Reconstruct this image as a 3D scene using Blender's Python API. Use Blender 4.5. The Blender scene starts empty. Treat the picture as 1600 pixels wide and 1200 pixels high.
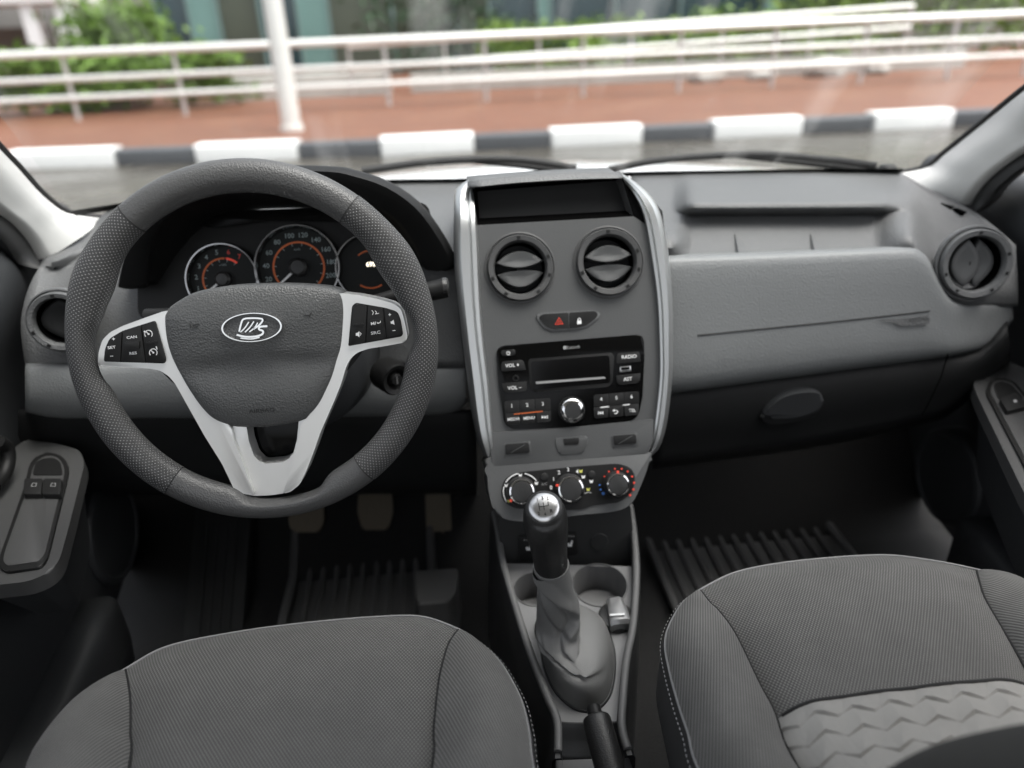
import bpy, bmesh, math, random
import numpy as np
from math import sin, cos, pi, radians, atan2, sqrt
from mathutils import Vector, Matrix
random.seed(7); RNG = np.random.default_rng(7)
SC = bpy.context.scene
COL = SC.collection
# ------------------------------------------------------------------ camera
FPX, PITCH, ROLL, YAW = 1170.0, 25.6, 2.3, 4.5
CAMP = Vector((0, 0, 1.30))
ROT = Matrix.Rotation(radians(-YAW), 3, 'Z') @ Matrix.Rotation(radians(90 - PITCH), 3, 'X') @ Matrix.Rotation(radians(-ROLL), 3, 'Z')
cd = bpy.data.cameras.new('camera'); cam = bpy.data.objects.new('camera', cd); COL.objects.link(cam)
cd.sensor_width = 36.0; cd.lens = 36.0 * FPX / 1600; cd.clip_start = 0.02; cd.clip_end = 600
cam.matrix_world = Matrix.Translation(CAMP) @ ROT.to_4x4()
cd.dof.use_dof = True; cd.dof.focus_distance = 0.80; cd.dof.aperture_fstop = (cd.lens / 1000) / 0.0104
SC.camera = cam
# ------------------------------------------------------------------ world, sun, exposure
w = bpy.data.worlds.new('World'); SC.world = w; w.use_nodes = True
nt = w.node_tree; bg = nt.nodes['Background']
sky = nt.nodes.new('ShaderNodeTexSky'); sky.sky_type = 'NISHITA'; sky.sun_disc = False
SUN_EL, SUN_AZ = radians(70), radians(110)
sky.sun_elevation = SUN_EL; sky.sun_rotation = SUN_AZ; sky.dust_density = 6; sky.air_density = 1.2; sky.ozone_density = 1
hs = nt.nodes.new('ShaderNodeHueSaturation'); hs.inputs['Saturation'].default_value = 0.28
nt.links.new(sky.outputs[0], hs.inputs['Color']); nt.links.new(hs.outputs[0], bg.inputs['Color']); bg.inputs['Strength'].default_value = 0.15
sl = bpy.data.lights.new('sun', 'SUN'); sl.energy = 0.5; sl.angle = radians(40); sl.color = (1, .985, .955)
so = bpy.data.objects.new('sun', sl); COL.objects.link(so)
sdir = Vector((sin(SUN_AZ) * cos(SUN_EL), cos(SUN_AZ) * cos(SUN_EL), sin(SUN_EL)))
so.rotation_euler = sdir.to_track_quat('Z', 'Y').to_euler()
vs = SC.view_settings; vs.view_transform = 'Standard'; vs.look = 'None'; vs.gamma = 1; vs.use_curve_mapping = False
vs.exposure = 1.38
# ------------------------------------------------------------------ pixel rays onto real planes of the car
def ray(x, y): return ROT @ Vector(((x - 800) / FPX, -(y - 600) / FPX, -1))
def atY(x, y, Y): d = ray(x, y); return CAMP + d * (Y / d.y)
def atZ(x, y, z): d = ray(x, y); return CAMP + d * ((z - CAMP.z) / d.z)
def atX(x, y, X): d = ray(x, y); return CAMP + d * (X / d.x)
class Frame:
    """a flat working plane: origin, right, up, outward normal"""
    def __init__(s, O, tilt=0.0, U=None, V=None):
        s.O = Vector(O); t = radians(tilt)
        s.U = Vector(U) if U else Vector((1, 0, 0)); s.V = Vector(V) if V else Vector((0, sin(t), cos(t)))
        s.U.normalize(); s.V.normalize(); s.N = s.U.cross(s.V).normalized()
    def p(s, u, v, h=0.0): return s.O + s.U * u + s.V * v + s.N * h
    def at(s, x, y, h=0.0):
        d = ray(x, y); k = (s.O + s.N * h - CAMP).dot(s.N) / d.dot(s.N); return CAMP + d * k
    def uv(s, x, y, h=0.0):
        q = s.at(x, y, h) - s.O; return (q.dot(s.U), q.dot(s.V))
# ------------------------------------------------------------------ materials
MATS = {}
def mat(name, col, rough=.5, metal=0., bump=None, spec=.5, coat=0., var=0., varscale=6., emit=None, trans=None):
    """bump = (kind, scale, strength[, distance])"""
    m = bpy.data.materials.new(name); m.use_nodes = True; n = m.node_tree.nodes; L = m.node_tree.links
    b = n['Principled BSDF']; b.inputs['Base Color'].default_value = (*col, 1); b.inputs['Roughness'].default_value = rough
    b.inputs['Metallic'].default_value = metal; b.inputs['Specular IOR Level'].default_value = spec; b.inputs['Coat Weight'].default_value = coat
    tc = n.new('ShaderNodeTexCoord')
    if var > 0:
        nz = n.new('ShaderNodeTexNoise'); nz.inputs['Scale'].default_value = varscale; nz.inputs['Detail'].default_value = 8; nz.inputs['Roughness'].default_value = .65
        L.new(tc.outputs['Object'], nz.inputs['Vector'])
        mx = n.new('ShaderNodeMix'); mx.data_type = 'RGBA'
        mx.inputs['A'].default_value = tuple(c * (1 - var) for c in col) + (1,); mx.inputs['B'].default_value = tuple(min(1, c * (1 + var)) for c in col) + (1,)
        L.new(nz.outputs['Fac'], mx.inputs['Factor']); L.new(mx.outputs['Result'], b.inputs['Base Color'])
        mr = n.new('ShaderNodeMapRange'); mr.inputs['To Min'].default_value = max(.02, rough - .1); mr.inputs['To Max'].default_value = min(1, rough + .1)
        L.new(nz.outputs['Fac'], mr.inputs['Value']); L.new(mr.outputs['Result'], b.inputs['Roughness'])
    if bump:
        kind, sc, st = bump[:3]; dist = bump[3] if len(bump) > 3 else .001
        bp = n.new('ShaderNodeBump'); bp.inputs['Strength'].default_value = st; bp.inputs['Distance'].default_value = dist
        if kind == 'noise':
            t = n.new('ShaderNodeTexNoise'); t.inputs['Scale'].default_value = sc; t.inputs['Detail'].default_value = 3; out = t.outputs['Fac']
        else:
            t = n.new('ShaderNodeTexVoronoi'); t.inputs['Scale'].default_value = sc; t.feature = 'SMOOTH_F1'; out = t.outputs['Distance']
        L.new(tc.outputs['Object'], t.inputs['Vector']); L.new(out, bp.inputs['Height']); L.new(bp.outputs['Normal'], b.inputs['Normal'])
    if emit:
        b.inputs['Emission Color'].default_value = (*emit[0], 1); b.inputs['Emission Strength'].default_value = emit[1]
    MATS[name] = m; return m
def nodes_of(m): return m.node_tree.nodes, m.node_tree.links, m.node_tree.nodes['Principled BSDF']
def mth(n, L, op, a, b=None):
    k = n.new('ShaderNodeMath'); k.operation = op
    for i, q in enumerate((a, b)):
        if q is None: continue
        if hasattr(q, 'links'): L.new(q, k.inputs[i])
        else: k.inputs[i].default_value = q
    return k.outputs[0]
def weave(name, c1, c2, kx, ky, uvsrc='UV', strength=.6, rough=.85, mode='dots', dist=.0006, cut=0.0, skew=0.0, var=.25):
    """cloth, ribs or perforations from crossed sine waves"""
    m = mat(name, c1, rough, spec=.25); n, L, b = nodes_of(m)
    tc = n.new('ShaderNodeTexCoord'); sp = n.new('ShaderNodeSeparateXYZ'); L.new(tc.outputs[uvsrc], sp.inputs[0])
    x = sp.outputs[0]; y = sp.outputs[1]
    if skew: x = mth(n, L, 'ADD', x, mth(n, L, 'MULTIPLY', y, skew))
    sx = mth(n, L, 'SINE', mth(n, L, 'MULTIPLY', x, kx)); 
    if mode == 'ribs': h = sx
    else: h = mth(n, L, 'MULTIPLY', sx, mth(n, L, 'SINE', mth(n, L, 'MULTIPLY', y, ky)))
    mr = n.new('ShaderNodeMapRange'); mr.inputs['From Min'].default_value = cut; mr.inputs['From Max'].default_value = 1
    L.new(h, mr.inputs['Value'])
    nz = n.new('ShaderNodeTexNoise'); nz.inputs['Scale'].default_value = 22; nz.inputs['Detail'].default_value = 10; nz.inputs['Roughness'].default_value = .7; L.new(tc.outputs['Object'], nz.inputs['Vector'])
    mx = n.new('ShaderNodeMix'); mx.data_type = 'RGBA'; mx.inputs['A'].default_value = (*c1, 1); mx.inputs['B'].default_value = (*c2, 1)
    L.new(mr.outputs['Result'], mx.inputs['Factor'])
    sc = n.new('ShaderNodeMapRange'); sc.inputs['From Min'].default_value = .3; sc.inputs['From Max'].default_value = .7; sc.inputs['To Min'].default_value = 1 - var; sc.inputs['To Max'].default_value = 1 + var
    L.new(nz.outputs['Fac'], sc.inputs['Value'])
    m2 = n.new('ShaderNodeVectorMath'); m2.operation = 'SCALE'; L.new(mx.outputs['Result'], m2.inputs[0]); L.new(sc.outputs['Result'], m2.inputs['Scale'])
    L.new(m2.outputs[0], b.inputs['Base Color'])
    bp = n.new('ShaderNodeBump'); bp.inputs['Strength'].default_value = strength; bp.inputs['Distance'].default_value = dist
    L.new(mr.outputs['Result'], bp.inputs['Height']); L.new(bp.outputs['Normal'], b.inputs['Normal'])
    b.inputs['Sheen Weight'].default_value = .15 if mode != 'perf' else 0
    return m
G = lambda v, t=(1, 1, 1): (v * t[0], v * t[1], v * t[2])
COOL = (.97, 1.0, 1.02)
mat('dash', G(.104, (.98, 1, 1.01)), .5, bump=('voronoi', 480, .6, .0012), var=.12, varscale=7)
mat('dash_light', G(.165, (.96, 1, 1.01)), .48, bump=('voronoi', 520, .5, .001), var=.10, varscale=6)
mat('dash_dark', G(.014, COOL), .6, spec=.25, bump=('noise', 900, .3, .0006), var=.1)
mat('fascia', G(.076, (.98, 1, 1.01)), .48, bump=('voronoi', 800, .25, .0006), var=.10)
mat('vent_ring', G(.06), .42, bump=('noise', 1200, .15, .0004))
mat('black_plastic', G(.010), .5, spec=.25, bump=('noise', 1200, .15, .0004))
mat('button', G(.016), .45, spec=.25, bump=('noise', 1500, .1, .0003))
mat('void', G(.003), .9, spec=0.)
mat('piano', G(.003), .15, spec=.12)
mat('display', G(.004), .12, spec=.14)
mat('leather', G(.074), .42, bump=('voronoi', 620, .45, .0012), var=.08, varscale=20)
mat('hub', G(.086, (.98, 1, 1)), .46, bump=('voronoi', 560, .6, .0012), var=.05, varscale=14)
mat('boot', G(.17, (1, 1, .98)), .48, bump=('voronoi', 900, .25, .0006), var=.06, varscale=25)
mat('knob', G(.022), .4, bump=('voronoi', 700, .35, .0008))
mat('silver', G(.72, (1, 1, .98)), .36, metal=.55, bump=('noise', 2500, .03, .0002))
mat('silver_strip', G(.52, (.98, 1, 1)), .36, metal=.85)
mat('chrome', G(.75), .08, metal=1)
mat('gauge_ring', G(.32), .18, metal=1)
mat('satin', G(.55), .28, metal=1)
mat('white_print', G(.8), .5)
mat('red_print', (.7, .05, .03), .5)
mat('blue_print', (.03, .12, .4), .5)
mat('yellow_print', (.6, .6, .12), .5)
mat('orange_print', (.42, .09, .02), .5, emit=((.9, .2, .04), .02))
mat('grey_print', G(.3), .5)
mat('dial_print', (.30, .36, .36), .5)
mat('lit_print', (.9, .85, .7), .5, emit=((1, .9, .7), 1.0))
mat('red_lit', (.6, .05, .03), .5, emit=((1, .1, .05), .08))
mat('gauge_face', G(.012, (1, 1.1, 1.1)), .5, spec=.2)
mat('pillar', G(.58, (1, 1, .97)), .75, bump=('noise', 1500, .2, .0004), var=.03)
mat('rubber', G(.012), .6)
mat('door_dark', G(.034, (.95, 1, 1.06)), .5, bump=('noise', 900, .3, .0006), var=.1)
mat('door_grey', G(.055, (1, 1, 1)), .5, bump=('noise', 900, .3, .0006), var=.06)
mat('door_top', G(.05, (.93, 1, 1.08)), .5, bump=('noise', 900, .3, .0006), var=.06)
mat('carpet', G(.026), .95, spec=.1, bump=('noise', 700, .9, .003), var=.4, varscale=300)
mat('mat_rubber', G(.085), .5, bump=('noise', 300, .2, .0006), var=.2)
mat('pedal', (.12, .10, .07), .7, bump=('noise', 300, .3, .0008), var=.2)
mat('piping', G(.24), .7)
mat('thread', G(.5), .7)
mat('seam', G(.015), .8)
mat('console', G(.19, (1, 1, 1.01)), .45, bump=('noise', 1600, .2, .0004), var=.05)
mat('console_edge', G(.12), .5, bump=('noise', 1000, .3, .0006))
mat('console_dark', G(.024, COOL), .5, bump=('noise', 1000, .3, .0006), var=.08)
mat('seat_side', G(.03), .8)
mat('seat_insert', G(.28, (1.0, .98, .93)), .85, bump=('noise', 1800, .4, .0005), var=.08, varscale=30)
mat('seat_back', G(.03, (1, .97, .88)), .85, bump=('noise', 1500, .4, .0006))
weave('seat_weave', G(.068, (1, .985, .95)), G(.20, (1, .985, .94)), 1900, 1350, 'UV', .8, cut=-.3, var=.10)
weave('seat_ribs', G(.072, (1, .985, .95)), G(.165, (1, .985, .94)), 2300, 0, 'UV', .5, mode='ribs', cut=-1, skew=.35, var=.12)
weave('perforated', G(.058), G(.30), 1.0, 1.0, 'UV', .9, rough=.42, mode='perf', cut=.35, dist=.0010, var=.1)  # paler dots put the lit edges of the perforations into the colour
# paint outside
mat('car_paint', G(.8), .2, coat=1)
mat('white_paint', G(.82, (1, 1, .98)), .55, bump=('noise', 60, .3, .004), var=.06, varscale=12)
mat('dark_paint', G(.08, (.95, 1, 1.08)), .5, bump=('noise', 60, .3, .004), var=.2, varscale=12)
mat('rail_metal', G(.80, (1, 1, .96)), .35, metal=.3, var=.15, varscale=25)
mat('rail_grey', G(.55, (1, .97, .95)), .4, metal=.3, var=.12, varscale=20)
mat('stone', G(.42, (1, .97, .9)), .8, bump=('noise', 20, .5, .01), var=.35, varscale=7)
mat('glass_dark', (.02, .045, .055), .12, coat=.3, var=.4, varscale=.8)
mat('glass_teal', (.13, .24, .22), .3, var=.25, varscale=.9)
mat('glass_olive', (.055, .065, .045), .3, var=.5, varscale=1.2)
mat('mullion', (.16, .25, .24), .5, var=.1)
mat('facade', G(.30, (1, .97, .92)), .8, var=.2, varscale=2)
mat('canopy', G(.75), .6, var=.05)
mat('canopy_panel', (.12, .10, .085), .7, var=.2)
mat('bark', (.08, .06, .04), .9, var=.3)
for nm, c in (('leaf', (.11, .20, .022)), ('leaf_dark', (.02, .06, .018)), ('leaf_light', (.15, .25, .03))):
    mat(nm, c, .6, var=.5, varscale=5)
def road_mat():
    m = mat('asphalt', (.10, .088, .07), .35, bump=('noise', 120, .35, .004)); n, L, b = nodes_of(m)
    tc = n.new('ShaderNodeTexCoord'); nz = n.new('ShaderNodeTexNoise'); nz.inputs['Scale'].default_value = .9; nz.inputs['Detail'].default_value = 6; L.new(tc.outputs['Object'], nz.inputs['Vector'])
    mr = n.new('ShaderNodeMapRange'); mr.inputs['From Min'].default_value = .35; mr.inputs['From Max'].default_value = .62; mr.inputs['To Min'].default_value = .06; mr.inputs['To Max'].default_value = .42
    L.new(nz.outputs['Fac'], mr.inputs['Value']); L.new(mr.outputs['Result'], b.inputs['Roughness'])
    mx = n.new('ShaderNodeMix'); mx.data_type = 'RGBA'; mx.inputs['A'].default_value = (.055, .050, .041, 1); mx.inputs['B'].default_value = (.092, .083, .068, 1)
    n2 = n.new('ShaderNodeTexNoise'); n2.inputs['Scale'].default_value = 3; n2.inputs['Detail'].default_value = 8; L.new(tc.outputs['Object'], n2.inputs['Vector'])
    L.new(n2.outputs['Fac'], mx.inputs['Factor']); L.new(mx.outputs['Result'], b.inputs['Base Color'])
road_mat()
def brick_mat():
    m = mat('brick', (.4, .14, .08), .6); n, L, b = nodes_of(m)
    tc = n.new('ShaderNodeTexCoord'); br = n.new('ShaderNodeTexBrick'); br.inputs['Scale'].default_value = 4.5
    br.inputs['Color1'].default_value = (.17, .055, .021, 1); br.inputs['Color2'].default_value = (.125, .042, .017, 1); br.inputs['Mortar'].default_value = (.18, .11, .08, 1); br.inputs['Mortar Size'].default_value = .015
    L.new(tc.outputs['Object'], br.inputs['Vector'])
    nz = n.new('ShaderNodeTexNoise'); nz.inputs['Scale'].default_value = 1.1; nz.inputs['Detail'].default_value = 7; L.new(tc.outputs['Object'], nz.inputs['Vector'])
    mx = n.new('ShaderNodeMix'); mx.data_type = 'RGBA'; mx.blend_type = 'MULTIPLY'; mx.inputs['Factor'].default_value = .6
    L.new(br.outputs['Color'], mx.inputs['A']); L.new(nz.outputs['Color'], mx.inputs['B'])
    rp = n.new('ShaderNodeMix'); rp.data_type = 'RGBA'; rp.inputs['B'].default_value = (.20, .095, .05, 1)
    mr = n.new('ShaderNodeMapRange'); mr.inputs['From Min'].default_value = .5; mr.inputs['From Max'].default_value = .75; mr.inputs['To Max'].default_value = .7; L.new(nz.outputs['Fac'], mr.inputs['Value'])
    L.new(br.outputs['Color'], rp.inputs['A']); L.new(mr.outputs['Result'], rp.inputs['Factor']); L.new(rp.outputs['Result'], b.inputs['Base Color'])
brick_mat()
def glass_mat():
    m = bpy.data.materials.new('windscreen_glass'); m.use_nodes = True; n = m.node_tree.nodes; L = m.node_tree.links; n.remove(n['Principled BSDF'])
    o = n['Material Output']; t = n.new('ShaderNodeBsdfTransparent'); t.inputs[0].default_value = (.95, .97, .96, 1)
    g = n.new('ShaderNodeBsdfGlossy'); g.inputs['Roughness'].default_value = .01; d = n.new('ShaderNodeBsdfTranslucent'); d.inputs[0].default_value = (.85, .85, .82, 1)
    lw = n.new('ShaderNodeFresnel'); lw.inputs['IOR'].default_value = 1.28
    a = n.new('ShaderNodeMixShader'); L.new(lw.outputs[0], a.inputs[0]); L.new(t.outputs[0], a.inputs[1]); L.new(g.outputs[0], a.inputs[2])
    tc = n.new('ShaderNodeTexCoord'); nz = n.new('ShaderNodeTexNoise'); nz.inputs['Scale'].default_value = 5; nz.inputs['Detail'].default_value = 6
    mp = n.new('ShaderNodeMapping'); mp.inputs['Rotation'].default_value = (0, 0, .5); mp.inputs['Scale'].default_value = (3, .6, .6); L.new(tc.outputs['Object'], mp.inputs[0]); L.new(mp.outputs[0], nz.inputs['Vector'])
    mr = n.new('ShaderNodeMapRange'); mr.inputs['From Min'].default_value = .52; mr.inputs['From Max'].default_value = .8; mr.inputs['To Min'].default_value = .004; mr.inputs['To Max'].default_value = .12
    L.new(nz.outputs['Fac'], mr.inputs['Value'])
    b = n.new('ShaderNodeMixShader'); L.new(mr.outputs['Result'], b.inputs[0]); L.new(a.outputs[0], b.inputs[1]); L.new(d.outputs[0], b.inputs[2]); L.new(b.outputs[0], o.inputs[0])
    MATS['windscreen_glass'] = m
glass_mat()
# ------------------------------------------------------------------ mesh helpers
def offset_of(o):
    v = Vector((0, 0, 0))
    while o is not None: v += o.location; o = o.parent
    return v
def mk(name, V, Fs, m, parent=None, angle=45, uv=None, solid=0, smooth=True, kind=None, flip=False):
    off = offset_of(parent)
    me = bpy.data.meshes.new(name); me.from_pydata([tuple(Vector(v) - off) for v in V], [], [tuple(f) for f in Fs])
    if uv is not None:
        ul = me.uv_layers.new(name='uv')
        for lp in me.loops: ul.data[lp.index].uv = uv[lp.vertex_index]
    if flip: me.flip_normals()
    if smooth:
        me.polygons.foreach_set('use_smooth', [True] * len(me.polygons)); me.update(); me.set_sharp_from_angle(angle=radians(angle))
    me.materials.append(MATS[m]); o = bpy.data.objects.new(name, me); COL.objects.link(o)
    if parent is not None: o.parent = parent
    if solid: s = o.modifiers.new('Solidify', 'SOLIDIFY'); s.thickness = abs(solid); s.offset = -1 if solid > 0 else 1
    if kind: o['kind'] = kind
    return o
def tag(o, label, cat=None, group=None, kind=None):
    o['label'] = label
    if cat: o['category'] = cat
    if group: o['group'] = group
    if kind: o['kind'] = kind
    return o
def thing(name, label, cat, loc, group=None):
    o = bpy.data.objects.new(name, None); COL.objects.link(o); o.location = loc; o.empty_display_size = .05
    return tag(o, label, cat, group)
def cat_rom(P, n, closed=False):
    P = [Vector(p) for p in P]; N = len(P); out = []
    segs = N if closed else N - 1
    for i in range(segs):
        if closed: a, b, c, d = P[i - 1], P[i], P[(i + 1) % N], P[(i + 2) % N]
        else: b, c = P[i], P[i + 1]; a = P[i - 1] if i else b * 2 - c; d = P[i + 2] if i + 2 < N else c * 2 - b
        for k in range(n):
            t = k / n; t2 = t * t; t3 = t2 * t
            out.append(.5 * ((2 * b) + (c - a) * t + (2 * a - 5 * b + 4 * c - d) * t2 + (3 * b - 3 * c + d - a) * t3))
    if not closed: out.append(P[-1].copy())
    return out
def resample(P, n):
    P = [Vector(p) for p in P]; L = [0]
    for a, b in zip(P, P[1:]): L.append(L[-1] + (b - a).length)
    out = []
    j = 0
    for k in range(n):
        s = L[-1] * k / (n - 1)
        while j < len(P) - 2 and L[j + 1] < s: j += 1
        t = 0 if L[j + 1] == L[j] else (s - L[j]) / (L[j + 1] - L[j]); out.append(P[j].lerp(P[j + 1], min(1, max(0, t))))
    return out
def spl2(P, n, closed=True): return [(v.x, v.y) for v in cat_rom([Vector((p[0], p[1], 0)) for p in P], n, closed)]
def rpoly(P, r, n=4):
    """polygon with rounded corners (same units as the points); r a number or one per corner"""
    out = []; N = len(P); P = [Vector((p[0], p[1])) for p in P]
    for i in range(N):
        a, b, c = P[i - 1], P[i], P[(i + 1) % N]; rr = r[i] if isinstance(r, (list, tuple)) else r
        d1 = a - b; d2 = c - b; rr = min(rr, d1.length * .49, d2.length * .49)
        if rr <= 0: out.append((b.x, b.y)); continue
        p = b + d1.normalized() * rr; q = b + d2.normalized() * rr
        for k in range(n + 1):
            t = k / n; v = p * (1 - t) ** 2 + b * 2 * t * (1 - t) + q * t * t; out.append((v.x, v.y))
    return out
def gridmesh(rows, closed_u=False, closed_v=False, cap0=False, cap1=False):
    """rows: list of equal-length point lists"""
    nr, ncl = len(rows), len(rows[0]); V = [p for r in rows for p in r]; Fs = []
    for i in range(nr if closed_v else nr - 1):
        for j in range(ncl if closed_u else ncl - 1):
            a = i * ncl + j; b = i * ncl + (j + 1) % ncl; c = ((i + 1) % nr) * ncl + (j + 1) % ncl; d = ((i + 1) % nr) * ncl + j; Fs.append((a, b, c, d))
    if cap0: Fs.append(tuple(range(ncl))[::-1])
    if cap1: Fs.append(tuple(range((nr - 1) * ncl, nr * ncl)))
    return V, Fs
def loft(name, rows, m, parent=None, nu=4, nv=4, angle=50, solid=.003, closed=False, flip=False, smooth_rows=True, cap0=False, cap1=False, uvscale=None):
    rows = [cat_rom(r, nu, closed) if nu > 1 else [Vector(p) for p in r] for r in rows]
    if nv > 1 and len(rows) > 2:
        cols = [cat_rom([r[j] for r in rows], nv) for j in range(len(rows[0]))]; rows = [[c[i] for c in cols] for i in range(len(cols[0]))]
    V, Fs = gridmesh(rows, closed_u=closed, cap0=cap0, cap1=cap1)
    return mk(name, V, Fs, m, parent, angle, solid=solid, flip=flip)
def prism(name, fr, poly, h0, h1, m, parent=None, bev=.0, seg=2, px=True, taper=0.0, angle=35):
    """outline on a plane (pixels traced at height h1 or plane units), pulled back to h0, front edge bevelled"""
    uv = [fr.uv(x, y, h1) for x, y in poly] if px else list(poly)
    ar = sum(a[0] * b[1] - b[0] * a[1] for a, b in zip(uv, uv[1:] + uv[:1]))
    if ar < 0: uv = uv[::-1]
    bm = bmesh.new(); n = len(uv); cx = sum(u for u, v in uv) / n; cy = sum(v for u, v in uv) / n; off = offset_of(parent)
    T = [bm.verts.new(fr.p(u, v, h1) - off) for u, v in uv]; k = 1 + taper
    B = [bm.verts.new(fr.p(cx + (u - cx) * k, cy + (v - cy) * k, h0) - off) for u, v in uv]
    f = bm.faces.new(T)
    for i in range(n): bm.faces.new((T[i], B[i], B[(i + 1) % n], T[(i + 1) % n]))
    bm.faces.new(B[::-1])
    if bev > 0:
        bmesh.ops.bevel(bm, geom=[e for e in f.edges], offset=bev, segments=seg, affect='EDGES', profile=.5, clamp_overlap=True)
    me = bpy.data.meshes.new(name); bm.to_mesh(me); bm.free()
    me.polygons.foreach_set('use_smooth', [True] * len(me.polygons)); me.update(); me.set_sharp_from_angle(angle=radians(angle))
    me.materials.append(MATS[m]); o = bpy.data.objects.new(name, me); COL.objects.link(o)
    if parent is not None: o.parent = parent
    return o
def plate_holes(name, fr, poly, holes, h0, h1, m, parent, px=True):
    """flat plate with real holes, side walls back to h0; holes as lists of (u,v)"""
    uv = [fr.uv(x, y, h1) for x, y in poly] if px else list(poly); off = offset_of(parent)
    bm = bmesh.new(); E = []
    loops = [uv] + holes; allv = []
    for lp in loops:
        T = [bm.verts.new(fr.p(u, v, h1) - off) for u, v in lp]; allv.append(T)
        E += [bm.edges.new((T[i], T[(i + 1) % len(T)])) for i in range(len(T))]
    bmesh.ops.triangle_fill(bm, use_beauty=True, edges=E, normal=fr.N)
    for lp, T in zip(loops, allv):
        B = [bm.verts.new(fr.p(u, v, h0) - off) for u, v in lp]
        for i in range(len(T)): bm.faces.new((T[i], B[i], B[(i + 1) % len(T)], T[(i + 1) % len(T)]))
    bmesh.ops.recalc_face_normals(bm, faces=bm.faces)
    me = bpy.data.meshes.new(name); bm.to_mesh(me); bm.free(); me.materials.append(MATS[m]); o = bpy.data.objects.new(name, me); COL.objects.link(o)
    o.parent = parent; return o
def lathe(name, fr, c, prof, m, parent=None, n=40, ex=1.0, ey=1.0, angle=35, cap=True, rot=0.0):
    """turned piece about the plane's normal at c=(u,v); prof = [(radius, height)...]"""
    rows = [[fr.p(c[0] + r * ex * cos(2 * pi * k / n + rot), c[1] + r * ey * sin(2 * pi * k / n + rot), h) for k in range(n)] for r, h in prof]
    V, Fs = gridmesh(rows, closed_u=True, cap1=cap and prof[-1][0] > 0, cap0=cap and prof[0][0] > 0); return mk(name, V, Fs, m, parent, angle)
def tube(name, P, r, m, parent=None, n=10, sm=6, closed=False, caps=True, flat=1.0, up=None):
    P = cat_rom(P, sm, closed) if sm > 1 else [Vector(p) for p in P]; N = len(P); rows = []
    R = r if isinstance(r, (list, tuple)) else [r, r]
    prevn = None
    for i, p in enumerate(P):
        t = (P[(i + 1) % N] - P[i - 1]) if closed else (P[min(i + 1, N - 1)] - P[max(i - 1, 0)]); t.normalize()
        if prevn is None:
            u = up or (Vector((0, 0, 1)) if abs(t.z) < .9 else Vector((1, 0, 0))); a = (u - t * u.dot(t)).normalized()
        else: a = (prevn - t * prevn.dot(t)).normalized()
        prevn = a; b = t.cross(a); s = i / max(1, N - 1) * (len(R) - 1); k = min(int(s), len(R) - 2); rr = R[k] + (R[k + 1] - R[k]) * (s - k)
        rows.append([p + a * (rr * cos(2 * pi * q / n) * flat) + b * (rr * sin(2 * pi * q / n)) for q in range(n)])
    V, Fs = gridmesh(rows, closed_u=True, closed_v=closed, cap0=caps and not closed, cap1=caps and not closed); return mk(name, V, Fs, m, parent, 50)
def box(name, lo, hi, m, parent=None, bev=0.0, smooth=True):
    fr = Frame((0, 0, 0), U=(1, 0, 0), V=(0, 1, 0))
    return prism(name, fr, [(lo[0], lo[1]), (hi[0], lo[1]), (hi[0], hi[1]), (lo[0], hi[1])], lo[2], hi[2], m, parent, bev=bev, px=False)
def circ(c, r, n=40, ex=1., ey=1.): return [(c[0] + r * ex * cos(2 * pi * k / n), c[1] + r * ey * sin(2 * pi * k / n)) for k in range(n)]
def text(name, s, fr, xy, hpx, m, parent, h=0.0, ang=0.0, px=True, wide=1.0, bold=0.0, thick=.00015):
    cu = bpy.data.curves.new('txt', 'FONT'); cu.body = s; cu.align_x = 'CENTER'; cu.align_y = 'CENTER'; cu.size = 1; cu.offset = bold; cu.resolution_u = 2
    to = bpy.data.objects.new('txt', cu); COL.objects.link(to); dg = bpy.context.evaluated_depsgraph_get(); me = bpy.data.meshes.new_from_object(to.evaluated_get(dg))
    bpy.data.objects.remove(to); bpy.data.curves.remove(cu)
    if px:
        c = fr.uv(xy[0], xy[1], h); d = fr.uv(xy[0], xy[1] - hpx, h); size = sqrt((d[0] - c[0]) ** 2 + (d[1] - c[1]) ** 2) / .7
    else: c = xy; size = hpx / .7
    off = offset_of(parent); ca, sa = cos(ang), sin(ang)
    for v in me.vertices:
        x, y = v.co.x * size * wide, v.co.y * size; v.co = fr.p(c[0] + x * ca - y * sa, c[1] + x * sa + y * ca, h + thick) - off
    me.materials.clear(); me.materials.append(MATS[m]); o = bpy.data.objects.new(name, me); COL.objects.link(o); o.parent = parent; return o
def mark(name, fr, poly, m, parent, h=0.0, px=True, t=.0002): return prism(name, fr, poly, h - .0002, h + t, m, parent, px=px)
def stroke(name, fr, P, wpx, m, parent, h=0.0, closed=False, sm=1, t=.0003):
    """a flat drawn line of width wpx (pixels) along pixel points"""
    Q = [Vector((*fr.uv(x, y, h), 0)) for x, y in P]; Q = cat_rom(Q, sm, closed) if sm > 1 else Q
    c0 = fr.uv(P[0][0], P[0][1], h); c1 = fr.uv(P[0][0] + 1, P[0][1], h); wd = abs(c1[0] - c0[0]) * wpx / 2; N = len(Q); rows = []
    for i, p in enumerate(Q):
        d = (Q[(i + 1) % N] - Q[i - 1]) if closed else (Q[min(i + 1, N - 1)] - Q[max(0, i - 1)]); d.normalize(); q = Vector((-d.y, d.x, 0)) * wd
        rows.append([fr.p(p.x + q.x, p.y + q.y, h - .0002), fr.p(p.x + q.x, p.y + q.y, h + t), fr.p(p.x - q.x, p.y - q.y, h + t), fr.p(p.x - q.x, p.y - q.y, h - .0002)])
    V, Fs = gridmesh(rows, closed_u=True, closed_v=closed, cap0=not closed, cap1=not closed); return mk(name, V, Fs, m, parent, smooth=False)
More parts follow.
